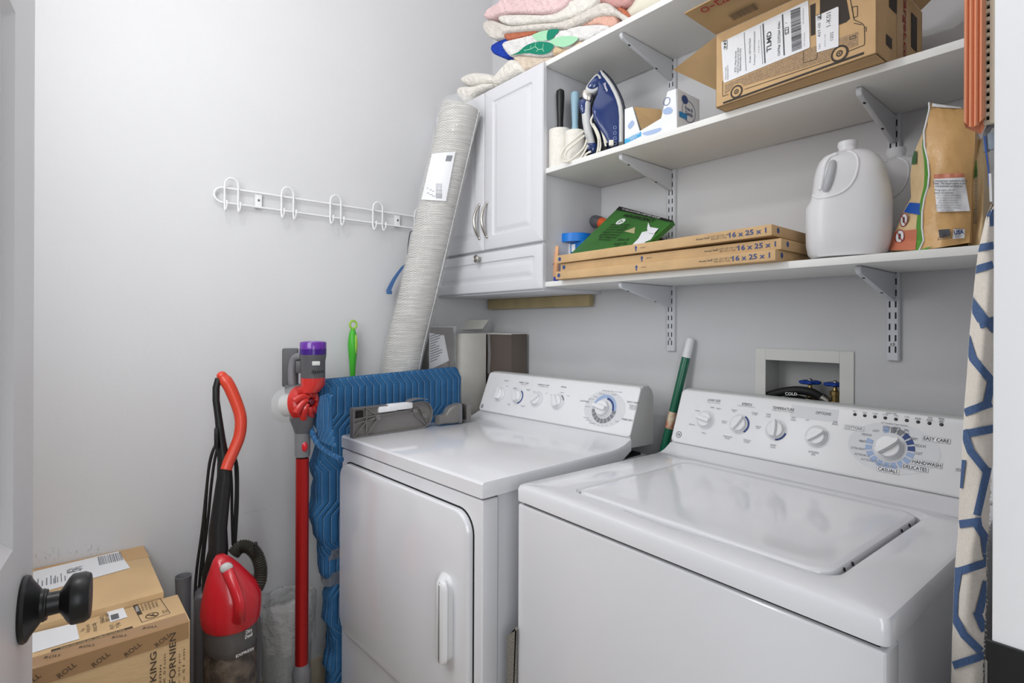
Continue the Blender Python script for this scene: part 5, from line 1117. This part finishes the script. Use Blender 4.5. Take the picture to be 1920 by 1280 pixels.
gt('Captures dust, pollen,\nmold spores, dander\nand other household\nallergens from the air\npassing through your\nfilter. Change every\nthree months.', .33, .48, .085, .085, 'pkblack'); gt('When to\nchange the\nfilter', .62, .18, .05, .05, 'pkblack')
Xg = wm(GP).inverted() @ frame(gq(.28, .72, .003), gq(1, .5)-gq(0, .5), gq(.5, 1)-gq(.5, 0)); b = B(); disc(b, Xg, .016, 24); b.obj('printed_badge', 'inkwhite', GP, smooth=False)
b = B(); disc(b, up(Xg, .0004), .011, 3, .006); b.obj('printed_arrows', 'pkgreen', GP, smooth=False)
# tape, carton, tube and tool in the left corner
yT = -.15
c = on(1078, 470, y=yT); SC = thing('small_box', 'small blue and white medicine carton under the blue tape roll', 'box', (c.x, yT, ZL_))
p0, p1 = lp(SC, 1060, 458), lp(SC, 1104, 485); B().box(p0.x, p1.x+.01, -.012, .05, .0, p0.z, bev=.001).obj('carton', mat('blue_carton', (36, 112, 186), .45), SC)
B().box(p0.x-.001, p0.x+.035, -.0128, -.0118, .05, p0.z-.002).obj('white_panel', 'whitecard', SC); p_ = lp(SC, 1086, 461)
b = B(); b.box(p0.x+.040, p0.x+.056, -.0130, -.0122, p0.z-.030, p0.z-.006); b.obj('barcode_patch', 'inkwhite', SC)
TP = thing('tape_roll', 'bright blue roll of tape on the small carton at the shelf corner', 'tape', tuple(SC.location[:2])+(ZL_+p0.z+.0005,))
c0, c1 = lp(TP, 1051, 450), lp(TP, 1098, 450); zt = lp(TP, 1075, 440).z; r = (c1.x-c0.x)/2
b = B(); cx_ = (c0.x+c1.x)/2; b.loops([[(cx_+rr*math.cos(2*PI*k/36), .012+rr*math.sin(2*PI*k/36), z) for k in range(36)] for rr, z in ((r*.6, 0), (r, 0), (r*1.005, zt*.5), (r, zt), (r*.6, zt))], False, False, ); b.loops([[(cx_+rr*math.cos(2*PI*k/36), .012+rr*math.sin(2*PI*k/36), z) for k in range(36)] for rr, z in ((r*.6, 0), (r*.6, zt))], False, False); b.obj('tape', mat('blue_tape', (14, 116, 206), .4), TP)
c = on(1040, 495, y=-.22); ST_ = thing('sunscreen_tube', 'orange and cream sunscreen tube standing by the cabinet side', 'tube', (c.x, -.22, ZL_))
zt = lp(ST_, 1040, 462).z; b = B(); b.loops([[(p[0], p[1], z) for p in rrect(-w_, w_, -d_, d_, min(w_, d_)*.8, 4)] for w_, d_, z in ((.012, .011, .018), (.0155, .012, .022), (.0165, .009, zt*.6), (.0175, .0015, zt))]); b.obj('tube', mat('orange_cream', (232, 176, 132), .4), ST_)
B().lathe([(.011, 0), (.012, .001), (.012, .018)], 16).obj('cap', mat('cap_blue', (22, 52, 170), .35), ST_)
text(ST_, mat('tube_print', (190, 74, 50), .5).name if False else 'cardred', 'SPORT', frame((0, -.0125, zt*.5), (1, 0, 0), (0, 0, 1)), .026, bold=.02, lift=.002)
t = thing('screwdriver', 'grey and orange tool handle lying in the back corner of the lowest shelf', 'tool', tuple(on(1112, 414, y=-.045)))
a_ = on(1111, 413, y=-.045); c_ = on(1140, 411, y=-.045); dd_ = Vector((1, -.02, -.35)).normalized()
wobj(B().lathe([(.008, 0), (.0175, .003), (.020, .010), (.0205, .032), (.019, .040)], 24, align(a_, dd_)), 'grip_end', 'dgrey', t); wobj(B().lathe([(.018, .040), (.0178, .050), (.015, .11), (.010, .13)], 24, align(a_, dd_)), 'grip', mat('orange_grip', (214, 92, 46), .4), t)
wobj(B().lathe([(.005, .13), (.005, .30), (.003, .305)], 12, align(a_, dd_)), 'shaft', 'steel', t)
# jugs
M['hdpe'] = mat('milky_plastic', (248, 248, 251), .3, alpha=.68, spec=.6); M['water'] = mat('water_in_jug', (222, 224, 230), .1, alpha=.55)
JG = thing('water_jug', 'translucent plastic gallon jug in front, half full, no cap', 'jug', tuple(on(1596, 485, y=-.200).xy)+(ZL_,), math.atan2(.359, 1.121), group='gallon jugs')
Z3 = lambda x, y: (1480+x/3.88, 180+y/3.88)
j = lambda x, y, d=0: lp(JG, *Z3(x, y), d)
st3 = [(1190, 165, 690), (1165, 135, 720), (1100, 122, 745), (990, 120, 752), (835, 122, 752), (790, 150, 750), (740, 166, 742), (690, 172, 728), (620, 180, 712), (560, 194, 690), (510, 214, 655), (470, 246, 612), (440, 300, 560), (425, 345, 512)]
b = B(); L = []
for y, xl, xr in st3:
    a_, c_ = j(xl, y), j(xr, y); z = max(a_.z, .0); w_ = min((j(752, 900).x-j(120, 900).x)/2*.80, (c_.x-a_.x)/2*1.02) if y < 520 else (j(752, 900).x-j(120, 900).x)/2*.80*(1 if y > 600 else .96); 
    if y > 1150: w_ *= .9
    w_ = min(w_, (c_.x-a_.x)/2*1.5); n_ = 2.0/3.2; mx = (a_.x+c_.x)/2; hx = (c_.x-a_.x)/2; ring_ = []
    for k in range(48):
        a = 2*PI*k/48; ca, sa = math.cos(a), math.sin(a); ring_.append((mx+hx*abs(ca)**n_*(1 if ca > 0 else -1), w_*abs(sa)**n_*(1 if sa > 0 else -1), z))
    L.append(ring_)
c0 = j(425, 400); zz = [j(425, y).z for y in (425, 400, 380, 365, 352, 345, 335)]; rr = [j(500, 400).x-c0.x]*7; R0 = (j(500, 350).x-j(352, 350).x)/2
for z, r in ((zz[1], R0*.93), (zz[2], R0*.92), (zz[3], R0*1.02), (zz[4], R0*1.03), (zz[5], R0*.98), (zz[6], R0*.98), (zz[6]-.001, R0*.88), (zz[2], R0*.84)): L.append([(c0.x+r*math.cos(2*PI*k/48), r*math.sin(2*PI*k/48), z) for k in range(48)])
b.loops(L, True, False); b.obj('jug_body', 'hdpe', JG, ang=60)
def jz(x, y, lift=0):   # point on the front of the jug body
    p = j(x, y); R_ = L[:len(st3)]; i = max(k for k in range(len(st3)) if R_[k][0][2] <= p.z+1e-6); i = min(i, len(st3)-2); t = (p.z-R_[i][0][2])/max(1e-6, R_[i+1][0][2]-R_[i][0][2])
    e = [(max(q_[0] for q_ in r)/2+min(q_[0] for q_ in r)/2, max(q_[0] for q_ in r)/2-min(q_[0] for q_ in r)/2, max(q_[1] for q_ in r)) for r in (R_[i], R_[i+1])]; mx, hx, w_ = [a_+(c_-a_)*t for a_, c_ in zip(*e)]
    return Vector((p.x, -w_*max(0, 1-abs(min(.999, max(-.999, (p.x-mx)/hx)))**3.2)**(1/3.2)-lift, p.z))
Lj = L
P = spline([jz(425, 440), jz(470, 465), jz(497, 520), jz(490, 600), jz(455, 680), jz(390, 740), jz(300, 772), jz(215, 776), jz(178, 745)], 5)
B().tube(P, .0024, 8).obj('handle_ridge', 'hdpe', JG)
P = spline([jz(322, 520), jz(312, 590), jz(292, 670), jz(270, 738)], 5); b = B().tube(P, [.0085-.004*abs(2*i/(len(P)-1)-1)**4 for i in range(len(P))], 12); b.obj('grip_shade', mat('recess_shade', (186, 187, 192), .4, alpha=.7), JG)  # half-sunk bead, its darker colour paints the shade of the grip hole
P = spline([jz(345, 470), jz(290, 500), jz(262, 560), jz(248, 640), jz(232, 720)], 5); B().tube(P, .0045, 10).obj('handle', 'hdpe', JG)
b = B(); L = []
for y, xl, xr in st3[:9]:
    a_, c_ = j(xl, y), j(xr, y); z = max(a_.z, .0)+.002; mx = (a_.x+c_.x)/2; hx = (c_.x-a_.x)/2-.003; w_ = (j(752, 900).x-j(120, 900).x)/2*.80*(.9 if y > 1150 else 1)-.003
    w_ = min(w_, hx*1.5); L.append([(mx+hx*abs(math.cos(a))**.625*(1 if math.cos(a) > 0 else -1), w_*abs(math.sin(a))**.625*(1 if math.sin(a) > 0 else -1), z) for a in [2*PI*k/48 for k in range(48)]])
b.loops(L); b.obj('water', 'water', JG, ang=60)
def dup(root, **k):
    r = root.copy(); COL.objects.link(r)
    for ch in list(root.children):
        c = ch.copy(); COL.objects.link(c); c.parent = r
        for g_ in ch.children: d_ = g_.copy(); COL.objects.link(d_); d_.parent = c
    for a, v in k.items():
        if a in ('label',): r[a] = v
    return r
J2 = dup(JG, label='second translucent gallon jug, behind and right of the front jug'); J2.location = (JG.location.x+.052, JG.location.y+.126, ZL_)
# detergent pouch
PB = thing('detergent_pouch', 'tan and green detergent pod pouch standing right of the jugs', 'pouch', tuple(on(1740, 470, y=-.22).xy)+(ZL_,))
rows = [(50, 1015, 1017, 1250), (95, 1008, 1020, 1268), (180, 992, 1000, 1320), (260, 972, 980, 1352), (370, 924, 985, 1350), (470, 895, 1010, 1340), (570, 880, 1018, 1330), (660, 882, 1010, 1326), (740, 885, 985, 1324), (840, 832, 968, 1322), (960, 780, 966, 1318), (1050, 750, 978, 1314), (1125, 724, 945, 1310)]
pk = lambda x, y, d: lp(PB, *Z3(x, y), d)
fr_, sd_, bk_ = [], [], []
for i, (y, l, g_, r) in enumerate(rows):
    t = i/12; dg = -.040+.035*(1-min(1, t*2.5)); dl = dg+.01+.055*min(1, t*1.8); dr_ = dg+.012
    z_off = 0; row = []
    for s_ in [k/10 for k in range(11)]:
        x = g_+(r-g_)*s_; yy = y-35*0+(-.16*(x-g_) if i > 10 else (.13*(x-g_) if i == 0 else 0))*1.0
        p = pk(x, yy, dg+(dr_-dg)*s_-.012*math.sin(PI*s_)*min(1, t*3)+.002*math.sin(9*s_+i*1.7)+.002*math.sin(23*s_-i*2.1)); p.z = max(p.z, .0005); row.append(p)
    fr_.append(row)
    row = []
    for s_ in [k/5 for k in range(6)]:
        x = l+(g_-l)*s_; p = pk(x, y, dl+(dg-dl)*s_+.006*math.sin(PI*s_)*(1 if i % 2 else -.3)); p.z = max(p.z, .0005); row.append(p)
    row[-1] = fr_[-1][0]; sd_.append(row)
    bk_.append([sd_[-1][0], Vector((sd_[-1][0].x+.03, dl+.05*min(1, t*2), fr_[-1][0].z-.03*(i == 0))), Vector((fr_[-1][-1].x, dr_+.06*min(1, t*2)+.01, fr_[-1][-1].z-.02*(i == 0))), fr_[-1][-1]])
M['bag'] = mat('tan_pouch_film', (206, 164, 108), .3, var=(5, .08), bump=(22, .4)); M['bagside'] = mat('cream_pouch_film', (222, 194, 148), .28, bump=(26, .4))
B().loops(fr_, closed=False).obj('front_panel', 'bag', PB, ang=70); B().loops(sd_, closed=False).obj('side_gusset', 'bagside', PB, ang=70); B().loops(bk_, closed=False).obj('back_panel', 'bag', PB, ang=70)
M['baggreen'] = mat('pouch_green', (86, 150, 52), .35)
B().tube([r[0]+Vector((0, -.0012, 0)) for r in fr_], .0016, 6).obj('white_seam', 'paper', PB)
b = B(); b.loops([[sd_[i][4]+Vector((-.001, -.0022, 0)) if i > 3 else sd_[i][0]+Vector((0, -.0012, 0)), fr_[i][0]+Vector((-.0014, -.0022, 0))] for i in range(13)], closed=False); b.obj('green_seam', 'baggreen', PB)
def onbag(x, y, s='f', dd=.0028):   # point on the pouch surface
    G = fr_ if s == 'f' else sd_; ys = [r[0] for r in rows]; i = max(0, min(11, next((k for k in range(12) if ys[k+1] >= y), 11))); t = (y-ys[i])/(ys[i+1]-ys[i]); R = [rows[i][k]+(rows[i+1][k]-rows[i][k])*t for k in range(4)]
    l, r = (R[2], R[3]) if s == 'f' else (R[1], R[2]); w_ = (x-l)/(r-l); N_ = len(G[0])-1; f = max(0, min(N_-1e-6, w_*N_)); k = int(f); f -= k
    return G[i][k].lerp(G[i][k+1], f).lerp(G[i+1][k].lerp(G[i+1][k+1], f), t)+Vector((-.0005 if s != 'f' else 0, -dd, 0))
def bagpatch(nm, m, Q, s='f', n_=12, dd=.0034, parent=PB):
    (x0, y0), (x1, y1), (x2, y2), (x3, y3) = Q; b = B(); L = []
    for i in range(n_+1):
        v = i/n_; L.append([onbag((x0+(x1-x0)*h)*(1-v)+(x3+(x2-x3)*h)*v, (y0+(y1-y0)*h)*(1-v)+(y3+(y2-y3)*h)*v, s, dd) for h in [k/n_ for k in range(n_+1)]])
    b.loops(L, closed=False); return b.obj(nm, m, parent, ang=70)
bagpatch('top_strip', 'paper', [(1045, 52), (1248, 62), (1255, 90), (1040, 80)])
bagpatch('label_header', mat('salmon_print', (196, 122, 96), .4), [(1055, 572), (1268, 562), (1275, 592), (1055, 606)])
ib = bagpatch('info_label', 'paper', [(1054, 606), (1278, 594), (1318, 838), (1078, 845)], dd=.0040)
bagpatch('blue_patch', mat('pouch_blue', (20, 84, 176), .35), [(880, 775), (970, 782), (958, 866), (838, 845)], 's')
bagpatch('pink_patch', mat('pouch_salmon', (200, 120, 92), .35), [(770, 985), (935, 970), (925, 1120), (728, 1122)], 's')
bagpatch('green_patch', 'baggreen', [(905, 985), (962, 975), (958, 1075), (880, 1050)], 's', dd=.003); bagpatch('green_patch', 'baggreen', [(990, 1112), (1050, 1106), (1010, 1124), (950, 1124)])
bagpatch('printed_leaf', mat('leaf_green', (60, 100, 60), .4), [(905, 405), (930, 400), (930, 495), (895, 500)], 's')
def btext(s, x, y, wd, h, m='ink', bold=0):
    a_, c_ = onbag(x-15, y), onbag(x+15, y); text(PB, m, s, frame(onbag(x, y, 'f', .0062), c_-a_, (0, 0, 1)), wd, h, bold, lift=.0012)
btext('Concentrated detergent packs.\nThem. The liquid inside is also\nconcentrated surfactants', 1172, 640, .050, .013, 'ink', .02); btext('Keep pacs out of\nreach of children.', 1135, 697, .028, .009, 'ink', .01); btext('- Store container where children\ncannot reach or climb to it, out of\nsight and in a secure place.\n- Keep container fully closed.\n- Never leave any pac out of container.\n- DO NOT use children handle pacs,\neven if supervised.', 1160, 782, .040, .030, 'inkgrey')
bagpatch('printed_square', 'ink', [(1088, 978), (1172, 972), (1175, 1045), (1096, 1048)]); btext('HOW2\nPOUCH', 1134, 1060, .019, .006, 'ink', .02); bagpatch('printed_square', 'paper', [(1198, 976), (1280, 978), (1278, 1084), (1192, 1078)]); btext('Made in\nthe', 1238, 994, .012, .007, 'inkblue'); btext('USA', 1235, 1022, .017, .008, 'inkblue', .03); btext('Purex Co.', 1232, 1065, .012, .0025, 'inkblue')
for x, y in ((845, 902), (815, 1022)):
    p = onbag(x, y, 's', .003); d_ = (onbag(x+25, y, 's')-onbag(x-25, y, 's')); X = frame(p+Vector((-.001, -.001, 0)), d_, (0, 0, 1)); b = B(); disc(b, X, .0135, 24); b.obj('warning_badge', 'paper', PB, smooth=False)
    b = B(); disc(b, up(X, .0006), .0135, 24, .0115); lines(b, up(X, .0008), [(-.008, .008), (.008, -.008)], .0022); b.obj('warning_ring', 'cardred', PB, smooth=False); b = B(); disc(b, up(X, .0005), .006, 12, sx=.6); b.obj('warning_figure', 'ink', PB, smooth=False)
# second pouch and a white bottle behind the orange fitting
P2 = thing('detergent_pouch', 'cream and green pouch squeezed right of the tan pouch', 'pouch', tuple(on(1838, 462, y=-.20).xy)+(ZL_,))
k2 = lambda u, v, d=0: lp(P2, u, v, d); x0, x1 = k2(1821, 440).x, k2(1850, 440).x; zt = k2(1838, 262).z
b = B(); b.loops([[(x0+(x1-x0)*k/6+s1*0, -.028*math.sin(PI*min(1, t*3)*.5)+(.006*math.sin(k+t*7)), zt*(1-t)+.0005) for k in range(7)] + [(x1-(x1-x0)*k/6, .045*min(1, t*2)+.004, zt*(1-t)+.0005) for k in range(7)] for t, s1 in [(i/10, 0) for i in range(11)]]); b.obj('pouch', 'bagside', P2, ang=70)
b = B(); b.quad(k2(1825, 305, -.034), k2(1831, 300, -.034), k2(1833, 330, -.034), k2(1826, 335, -.034)); b.obj('green_print', 'baggreen', P2, smooth=False)
b = B()
for i in range(22): v = 318+i*3.4; b.quad(k2(1827, v, -.035), k2(1833, v-.6, -.035), k2(1833, v+.5, -.035), k2(1827, v+1.1, -.035))
for i in range(12): v = 392+i*2.4; b.quad(k2(1825, v, -.035), k2(1831.5, v-.6, -.035), k2(1831.5, v+.4, -.035), k2(1825, v+1.0, -.035))
stuff(b.obj('label_print', 'ink', P2, smooth=False))

# ---------------------------------------------------------------- washer outlet box, valves and hoses
OB = thing('outlet_box', 'white recessed outlet box in the wall with two blue valve handles', 'outlet box', (1.271, 0, 1.03))
x0, x1 = 1.1533, 1.3905; zt = 1.1945; zb = .87; b = B()
def plate_hole(b, o, i, y0, y1):
    for (a0, a1, c0, c1) in ((o[0], i[0], o[2], o[3]), (i[1], o[1], o[2], o[3]), (i[0], i[1], i[3], o[3]), (i[0], i[1], o[2], i[2])): b.box(a0, a1, y0, y1, c0, c1, bev=.0008, seg=1)
plate_hole(b, (x0, x1, zb, zt), (1.1815, 1.3595, .90, 1.1645), -.004, -.0002); wobj(b, 'face_frame', mat('box_white', (214, 214, 210), .45), OB)
b = B(); X0_, X1_, Y1_, Z0_, Z1_ = 1.1785, 1.3625, .085, .904, 1.1645
for Q in (((X0_, 0, Z0_), (X0_, Y1_, Z0_), (X0_, Y1_, Z1_), (X0_, 0, Z1_)), ((X1_, 0, Z0_), (X1_, Y1_, Z0_), (X1_, Y1_, Z1_), (X1_, 0, Z1_)), ((X0_, Y1_, Z0_), (X1_, Y1_, Z0_), (X1_, Y1_, Z1_), (X0_, Y1_, Z1_)), ((X0_, 0, Z1_), (X1_, 0, Z1_), (X1_, Y1_, Z1_), (X0_, Y1_, Z1_)), ((X0_, 0, Z0_), (X1_, 0, Z0_), (X1_, Y1_, Z0_), (X0_, Y1_, Z0_))): b.quad(*Q)
wobj(b, 'recess', mat('box_inside', (196, 197, 194), .5), OB, smooth=False)
for i, (u, v) in enumerate(((1519, 717), (1566, 721))):
    c = on(u, v, y=.040); bv = wobj(B().lathe([(.0105, -.075), (.0105, -.052), (.014, -.050), (.014, -.040), (.009, -.038), (.009, -.028), (.0125, -.027), (.0125, -.016), (.006, -.014), (.004, -.004)], 10, Matrix.Translation(c)), 'valve_body', 'brass', OB)
    b = B(); L = []
    for z, s_ in ((-.004, .8), (-.001, 1), (.004, 1), (.006, .8)): L.append([(c.x+(.0235+.003*math.cos(5*2*PI*k/40))*s_*math.cos(2*PI*k/40), c.y+(.0235+.003*math.cos(5*2*PI*k/40))*s_*math.sin(2*PI*k/40), c.z+z) for k in range(40)])
    wobj(b.loops(L), 'valve_wheel', 'blueplast', bv); wobj(B().lathe([(.005, 0), (.005, .009), (.002, .011)], 6, Matrix.Translation(c)), 'wheel_nut', 'chrome', bv)
    wobj(B().lathe([(.0085, 0), (.0085, .014), (.0135, .015), (.0135, .028), (.010, .030)], 12, align(Vector((c.x, .038, c.z-.062)), Vector((-1, -.35, -.05)))), 'hose_coupling', 'chrome', bv)
HS = thing('inlet_hose', 'black rubber water hose marked COLD inside the outlet box', 'hose', (1.25, .02, 1.0))
P = spline([on(1440, 760, y=.0), on(1436, 745, y=.01), on(1460, 736, y=.012), on(1492, 731.5, y=.014), on(1520, 735, y=.018), on(1540, 746, y=.026), on(1546, 751, y=.030)], 6); wobj(B().tube(P, .0108, 14), 'hose', 'rubber', HS)
P = spline([on(1450, 762, y=-.0), on(1470, 750, y=.02), on(1495, 747, y=.03), on(1512, 752, y=.034)], 5); wobj(B().tube(P, .009, 12), 'hose', 'rubber', HS)
wobj(B().lathe([(.0125, 0), (.0135, .004), (.0135, .018), (.011, .020)], 14, align(on(1538, 744, y=.022), on(1552, 754, y=.03)-on(1538, 744, y=.024))), 'hose_ferrule', 'chrome', HS)
wobj(B().lathe([(.009, 0), (.010, .004), (.010, .014), (.008, .016)], 14, align(on(1512, 750, y=.03), Vector((1, .1, -.3)))), 'hose_ferrule', 'chrome', HS)
p_ = on(1484, 738, y=.0); text(HS, 'inkwhite', 'COLD', wm(HS).inverted() @ frame(p_+Vector((0, .0005, .0)), (1, 0, .04), (0, 0, 1)), .030, .0075, .02, lift=.003)
# green mop pole
MP = thing('mop_pole', 'green metal pole with a white tip leaning on the wall between the machines', 'pole', (.85, -.28, 0))
a_ = on(1295, 634, y=-.018); c_ = on(1247, 836, y=-.065); d_ = (c_-a_).normalized(); Lp = (a_.z-.01)/-d_.z
X = align(a_, d_); M['pole'] = mat('dark_green_paint', (18, 98, 72), .25, coat=.4)
r_ = .0125; kk = (on(1287, 670, y=-.025)-a_).length
wobj(B().lathe([(.002, -.002), (r_*.75, .0), (r_, .008), (r_*1.05, kk)], 20, X), 'tip', 'plast', MP); wobj(B().lathe([(r_, kk), (r_, Lp)], 20, X), 'shaft', 'pole', MP)
p_ = on(1262, 772, y=-.05); wobj(B().lathe([(r_*1.02, 0), (r_*1.02, .05)], 20, align(a_+d_*((p_-a_).length), d_)), 'paper_sticker', mat('sticker', (184, 80, 50), .5, var=(40, .3), col2=(222, 208, 180)), MP)
# grey sheet between the machines
t = thing('card_sheet', 'grey frayed sheet edge standing in the gap between the two machines', 'sheet', tuple(on(957, 1240, y=-.70).xy)+(0,))
p0, p1 = lp(t, 951, 1190), lp(t, 968, 1181); b = B(); b.prism([(p0.x, .002), (p0.x+.026, .002), (p0.x+.026, p1.z+.004), (p1.x, p1.z), (p0.x, p0.z)], 0, .006, 'y'); b.obj('sheet', mat('grey_sheet', (128, 124, 116), .9, bump=(200, .6)), t, smooth=False)

# ---------------------------------------------------------------- fittings at the right wall
OF = thing('orange_channel', 'orange fluted plastic channel hanging at the top right by the door frame', 'plastic channel', tuple(on(1828, 240, y=-.46)))
k3 = lambda u, v, d=0: lp(OF, u, v, d); xa_, xb_ = k3(1807, 200).x, k3(1846, 200).x; zb_ = k3(1807, 228).z; HT_ = .62
P = [(xa_, 0)]; nfl = 4
for i in range(nfl):
    for k in range(1, 7): t = k/6; P.append((xa_+(xb_-xa_)*(i+t)/nfl, -.004*math.sin(PI*t)-.003*math.sin(PI*(i+t)/nfl)))
outer = P + [(xb_, .012), ((xa_+xb_)/2+.004, .026), (xa_, .014)]; inner = [(x*.9+.1*(xa_+xb_)/2, y*.8+.002) for x, y in outer]
M['orange'] = mat('orange_plastic', (236, 156, 118), .4); b = B()
cut = lambda x: -.012*math.sin(PI*max(0, min(1, (x-xa_)/(xb_-xa_))))
b.loops([[(x, y, zb_+cut(x)+(-.006 if y > .01 else 0)) for x, y in outer], [(x, y, zb_+HT_) for x, y in outer], [(x, y, zb_+HT_) for x, y in inner], [(x, y, zb_+cut(x)) for x, y in inner]], closed=True, wrap=True); b.obj('channel', 'orange', OF, ang=50)
b = B(); b.loops([[(x, y, zb_+.03) for x, y in inner], [(x, y, zb_+.032) for x, y in inner]]); b.obj('inner_web', mat('deep_orange', (214, 96, 50), .5), OF)
LV = thing('slatted_panel', 'cream slatted plastic strip right of the orange channel', 'panel', tuple(on(1856, 200, y=-.45)))
k4 = lambda u, v, d=0: lp(LV, u, v, d); xa_, xb_ = k4(1846.5, 200).x, min(k4(1868, 200).x, k4(1866, 200).x); zb_ = k4(1855, 232).z
M['cream'] = mat('cream_slats', (224, 214, 192), .5); b = B(); b.box(xa_, xb_, .008, .012, zb_, zb_+.5); b.obj('backing', 'void', LV); b = B(); b.box(xb_-.006, xb_, -.002, .009, zb_, zb_+.5, bev=.001); b.box(xa_-.001, xa_+.0015, -.002, .009, zb_, zb_+.5, bev=.0004); b.obj('frame', 'cream', LV)
sl = None
for i in range(44):
    z = zb_+.0112*i
    if sl is None: sl = B().box(xa_+.001, xb_-.005, -.001, .007, 0, .0058, bev=.001).obj('slat', 'cream', LV); sl.location.z = z
    else: o = sl.copy(); COL.objects.link(o); o.parent = LV; o.location.z = z
GH = thing('hanging_clip', 'grey plastic clip with a blue handle strip below the orange channel', 'clip', tuple(on(1855, 250, y=-.44)))
k5 = lambda u, v, d=0: lp(GH, u, v, d); b = B(); b.tube(spline([k5(1864, 234), k5(1856, 238), k5(1850, 248), k5(1848, 262), k5(1850, 285)], 4), .0035, 10); b.obj('grey_arm', 'mgrey', GH)
b = B(); a_, c_ = k5(1851, 250), k5(1866, 280); b.box(a_.x, c_.x, -.004, .004, c_.z, a_.z, bev=.003); b.obj('clip_body', mat('blue_grey_plastic', (150, 164, 178), .4), GH)
b = B(); b.loops([[k5(u-1.8, v, -.006), k5(u+1.8, v, -.006), k5(u+1.8, v, -.003), k5(u-1.8, v, -.003)] for u, v in ((1846, 255), (1849, 285), (1853, 315), (1855, 350))]); b.obj('blue_strip', mat('strip_blue', (44, 84, 160), .4), GH)
b = B(); b.loops([[k5(u-2.5, v, -.007), k5(u+2.5, v, -.007), k5(u+2.5, v, -.004), k5(u-2.5, v, -.004)] for u, v in ((1856, 325), (1857, 350), (1858, 378))]); b.obj('paper_tag', 'paper', GH)
# lattice fabric
FB = thing('hanging_fabric', 'cream fabric with a blue lattice hanging along the door frame, frayed right edge', 'fabric', tuple(on(1840, 420, y=-.62)))
LE = [(383, 1864), (400, 1850), (440, 1841), (470, 1834), (520, 1828), (600, 1820), (640, 1816.5), (700, 1813), (760, 1808), (800, 1806), (860, 1803), (920, 1799), (1000, 1796), (1066, 1790), (1130, 1787.5), (1200, 1785), (1290, 1783), (1500, 1776)]
RE = [(383, 1868), (780, 1866), (850, 1862), (905, 1857), (976, 1856), (1000, 1854), (1027, 1849), (1100, 1850), (1179, 1846.5), (1290, 1843), (1500, 1836)]
def itp(T, v):
    for (a, p), (c, r) in zip(T, T[1:]):
        if v <= c: return p+(r-p)*(v-a)/(c-a)
    return T[-1][1]
def fab(u, v, d=0):
    l, r = itp(LE, v), itp(RE, v); s_ = (u-l)/max(1, r-l); return on(u, v, y=-.62-.016*math.sin(PI*max(0, min(1, s_)))-.003*math.sin(6*s_+v/60)-d)
M['linen'] = mat('cream_linen', (240, 233, 222), .9, var=(300, .04), bump=(500, .08)); M['latblue'] = mat('lattice_blue', (82, 108, 150), .9, var=(300, .12), bump=(500, .08))
b = B(); L = []
for i in range(75):
    v = 383+i*15; l, r = itp(LE, v), itp(RE, v)+(rnd.uniform(-1.6, 1.2) if v > 850 else 0); L.append([fab(l+(r-l)*k/12, v) for k in range(13)])
b.loops(L, closed=False); sol(b, -.004); cl = wobj(b, 'cloth', 'linen', FB, ang=80)
Z8 = lambda x, y: (1740+x/1.778, 560+y/1.778)
def strip(px, w_=7.5, conv=Z8):
    P = [Vector(conv(*p)) for p in px]; P[0] = P[0]-(P[1]-P[0]).normalized()*5; P[-1] = P[-1]+(P[-1]-P[-2]).normalized()*5; out = []
    for i in range(len(P)):
        a_, c_ = P[max(i-1, 0)], P[min(i+1, len(P)-1)]; t = (c_-a_).normalized(); out.append((P[i], Vector((-t.y, t.x))))
    b = B(); L = []
    for i in range(len(out)-1):
        for k in range(6):
            t = k/6; p = out[i][0].lerp(out[i+1][0], t); n_ = out[i][1].lerp(out[i+1][1], t).normalized(); row = []
            for s_ in (-1, -.5, 0, .5, 1):
                uv = p+n_*w_*s_; l, r = itp(LE, uv.y), itp(RE, uv.y); row.append(fab(max(l+.3, min(r-.3, uv.x)), uv.y, .0022))
            L.append(row)
    b.loops(L, closed=False); wobj(b, 'printed_strip', 'latblue', cl, ang=80)
for px in ([(140, 5), (185, 62), (228, 108)], [(180, 84), (228, 70)], [(128, 130), (150, 200), (218, 280)], [(214, 270), (196, 352)], [(204, 350), (112, 382)], [(226, 432), (112, 452)], [(120, 446), (142, 508), (200, 580)], [(198, 570), (158, 745)], [(170, 742), (98, 752)], [(155, 742), (188, 790), (196, 850)], [(196, 860), (196, 880), (90, 912)], [(100, 905), (88, 980), (84, 1070)], [(84, 1056), (120, 1120), (182, 1180)], [(184, 1190), (70, 1226)], [(112, 545), (100, 640)], [(196, 950), (168, 1058)], [(166, 1050), (192, 1112)]): strip(px)
Z7 = lambda x, y: (1740+x/2.133, y/2.133)
for px in ([(222, 850), (268, 850)], [(258, 850), (264, 905)], [(196, 992), (268, 980)], [(186, 1078), (268, 1055)], [(165, 1200), (215, 1290)]): strip(px, 7, Z7)
b = B()
for i in range(70):
    v = 860+i*6+rnd.uniform(-2, 2); u = itp(RE, v)-.8; p = fab(u, v); c_ = on(u+rnd.uniform(1, 4.5), v+rnd.uniform(-4, 4), y=-.62); b.tube([p, (p+c_)/2+Vector((0, 0, .001)), c_], .00035, 4)
stuff(wobj(b, 'frayed_threads', 'linen', cl))
flush_text()
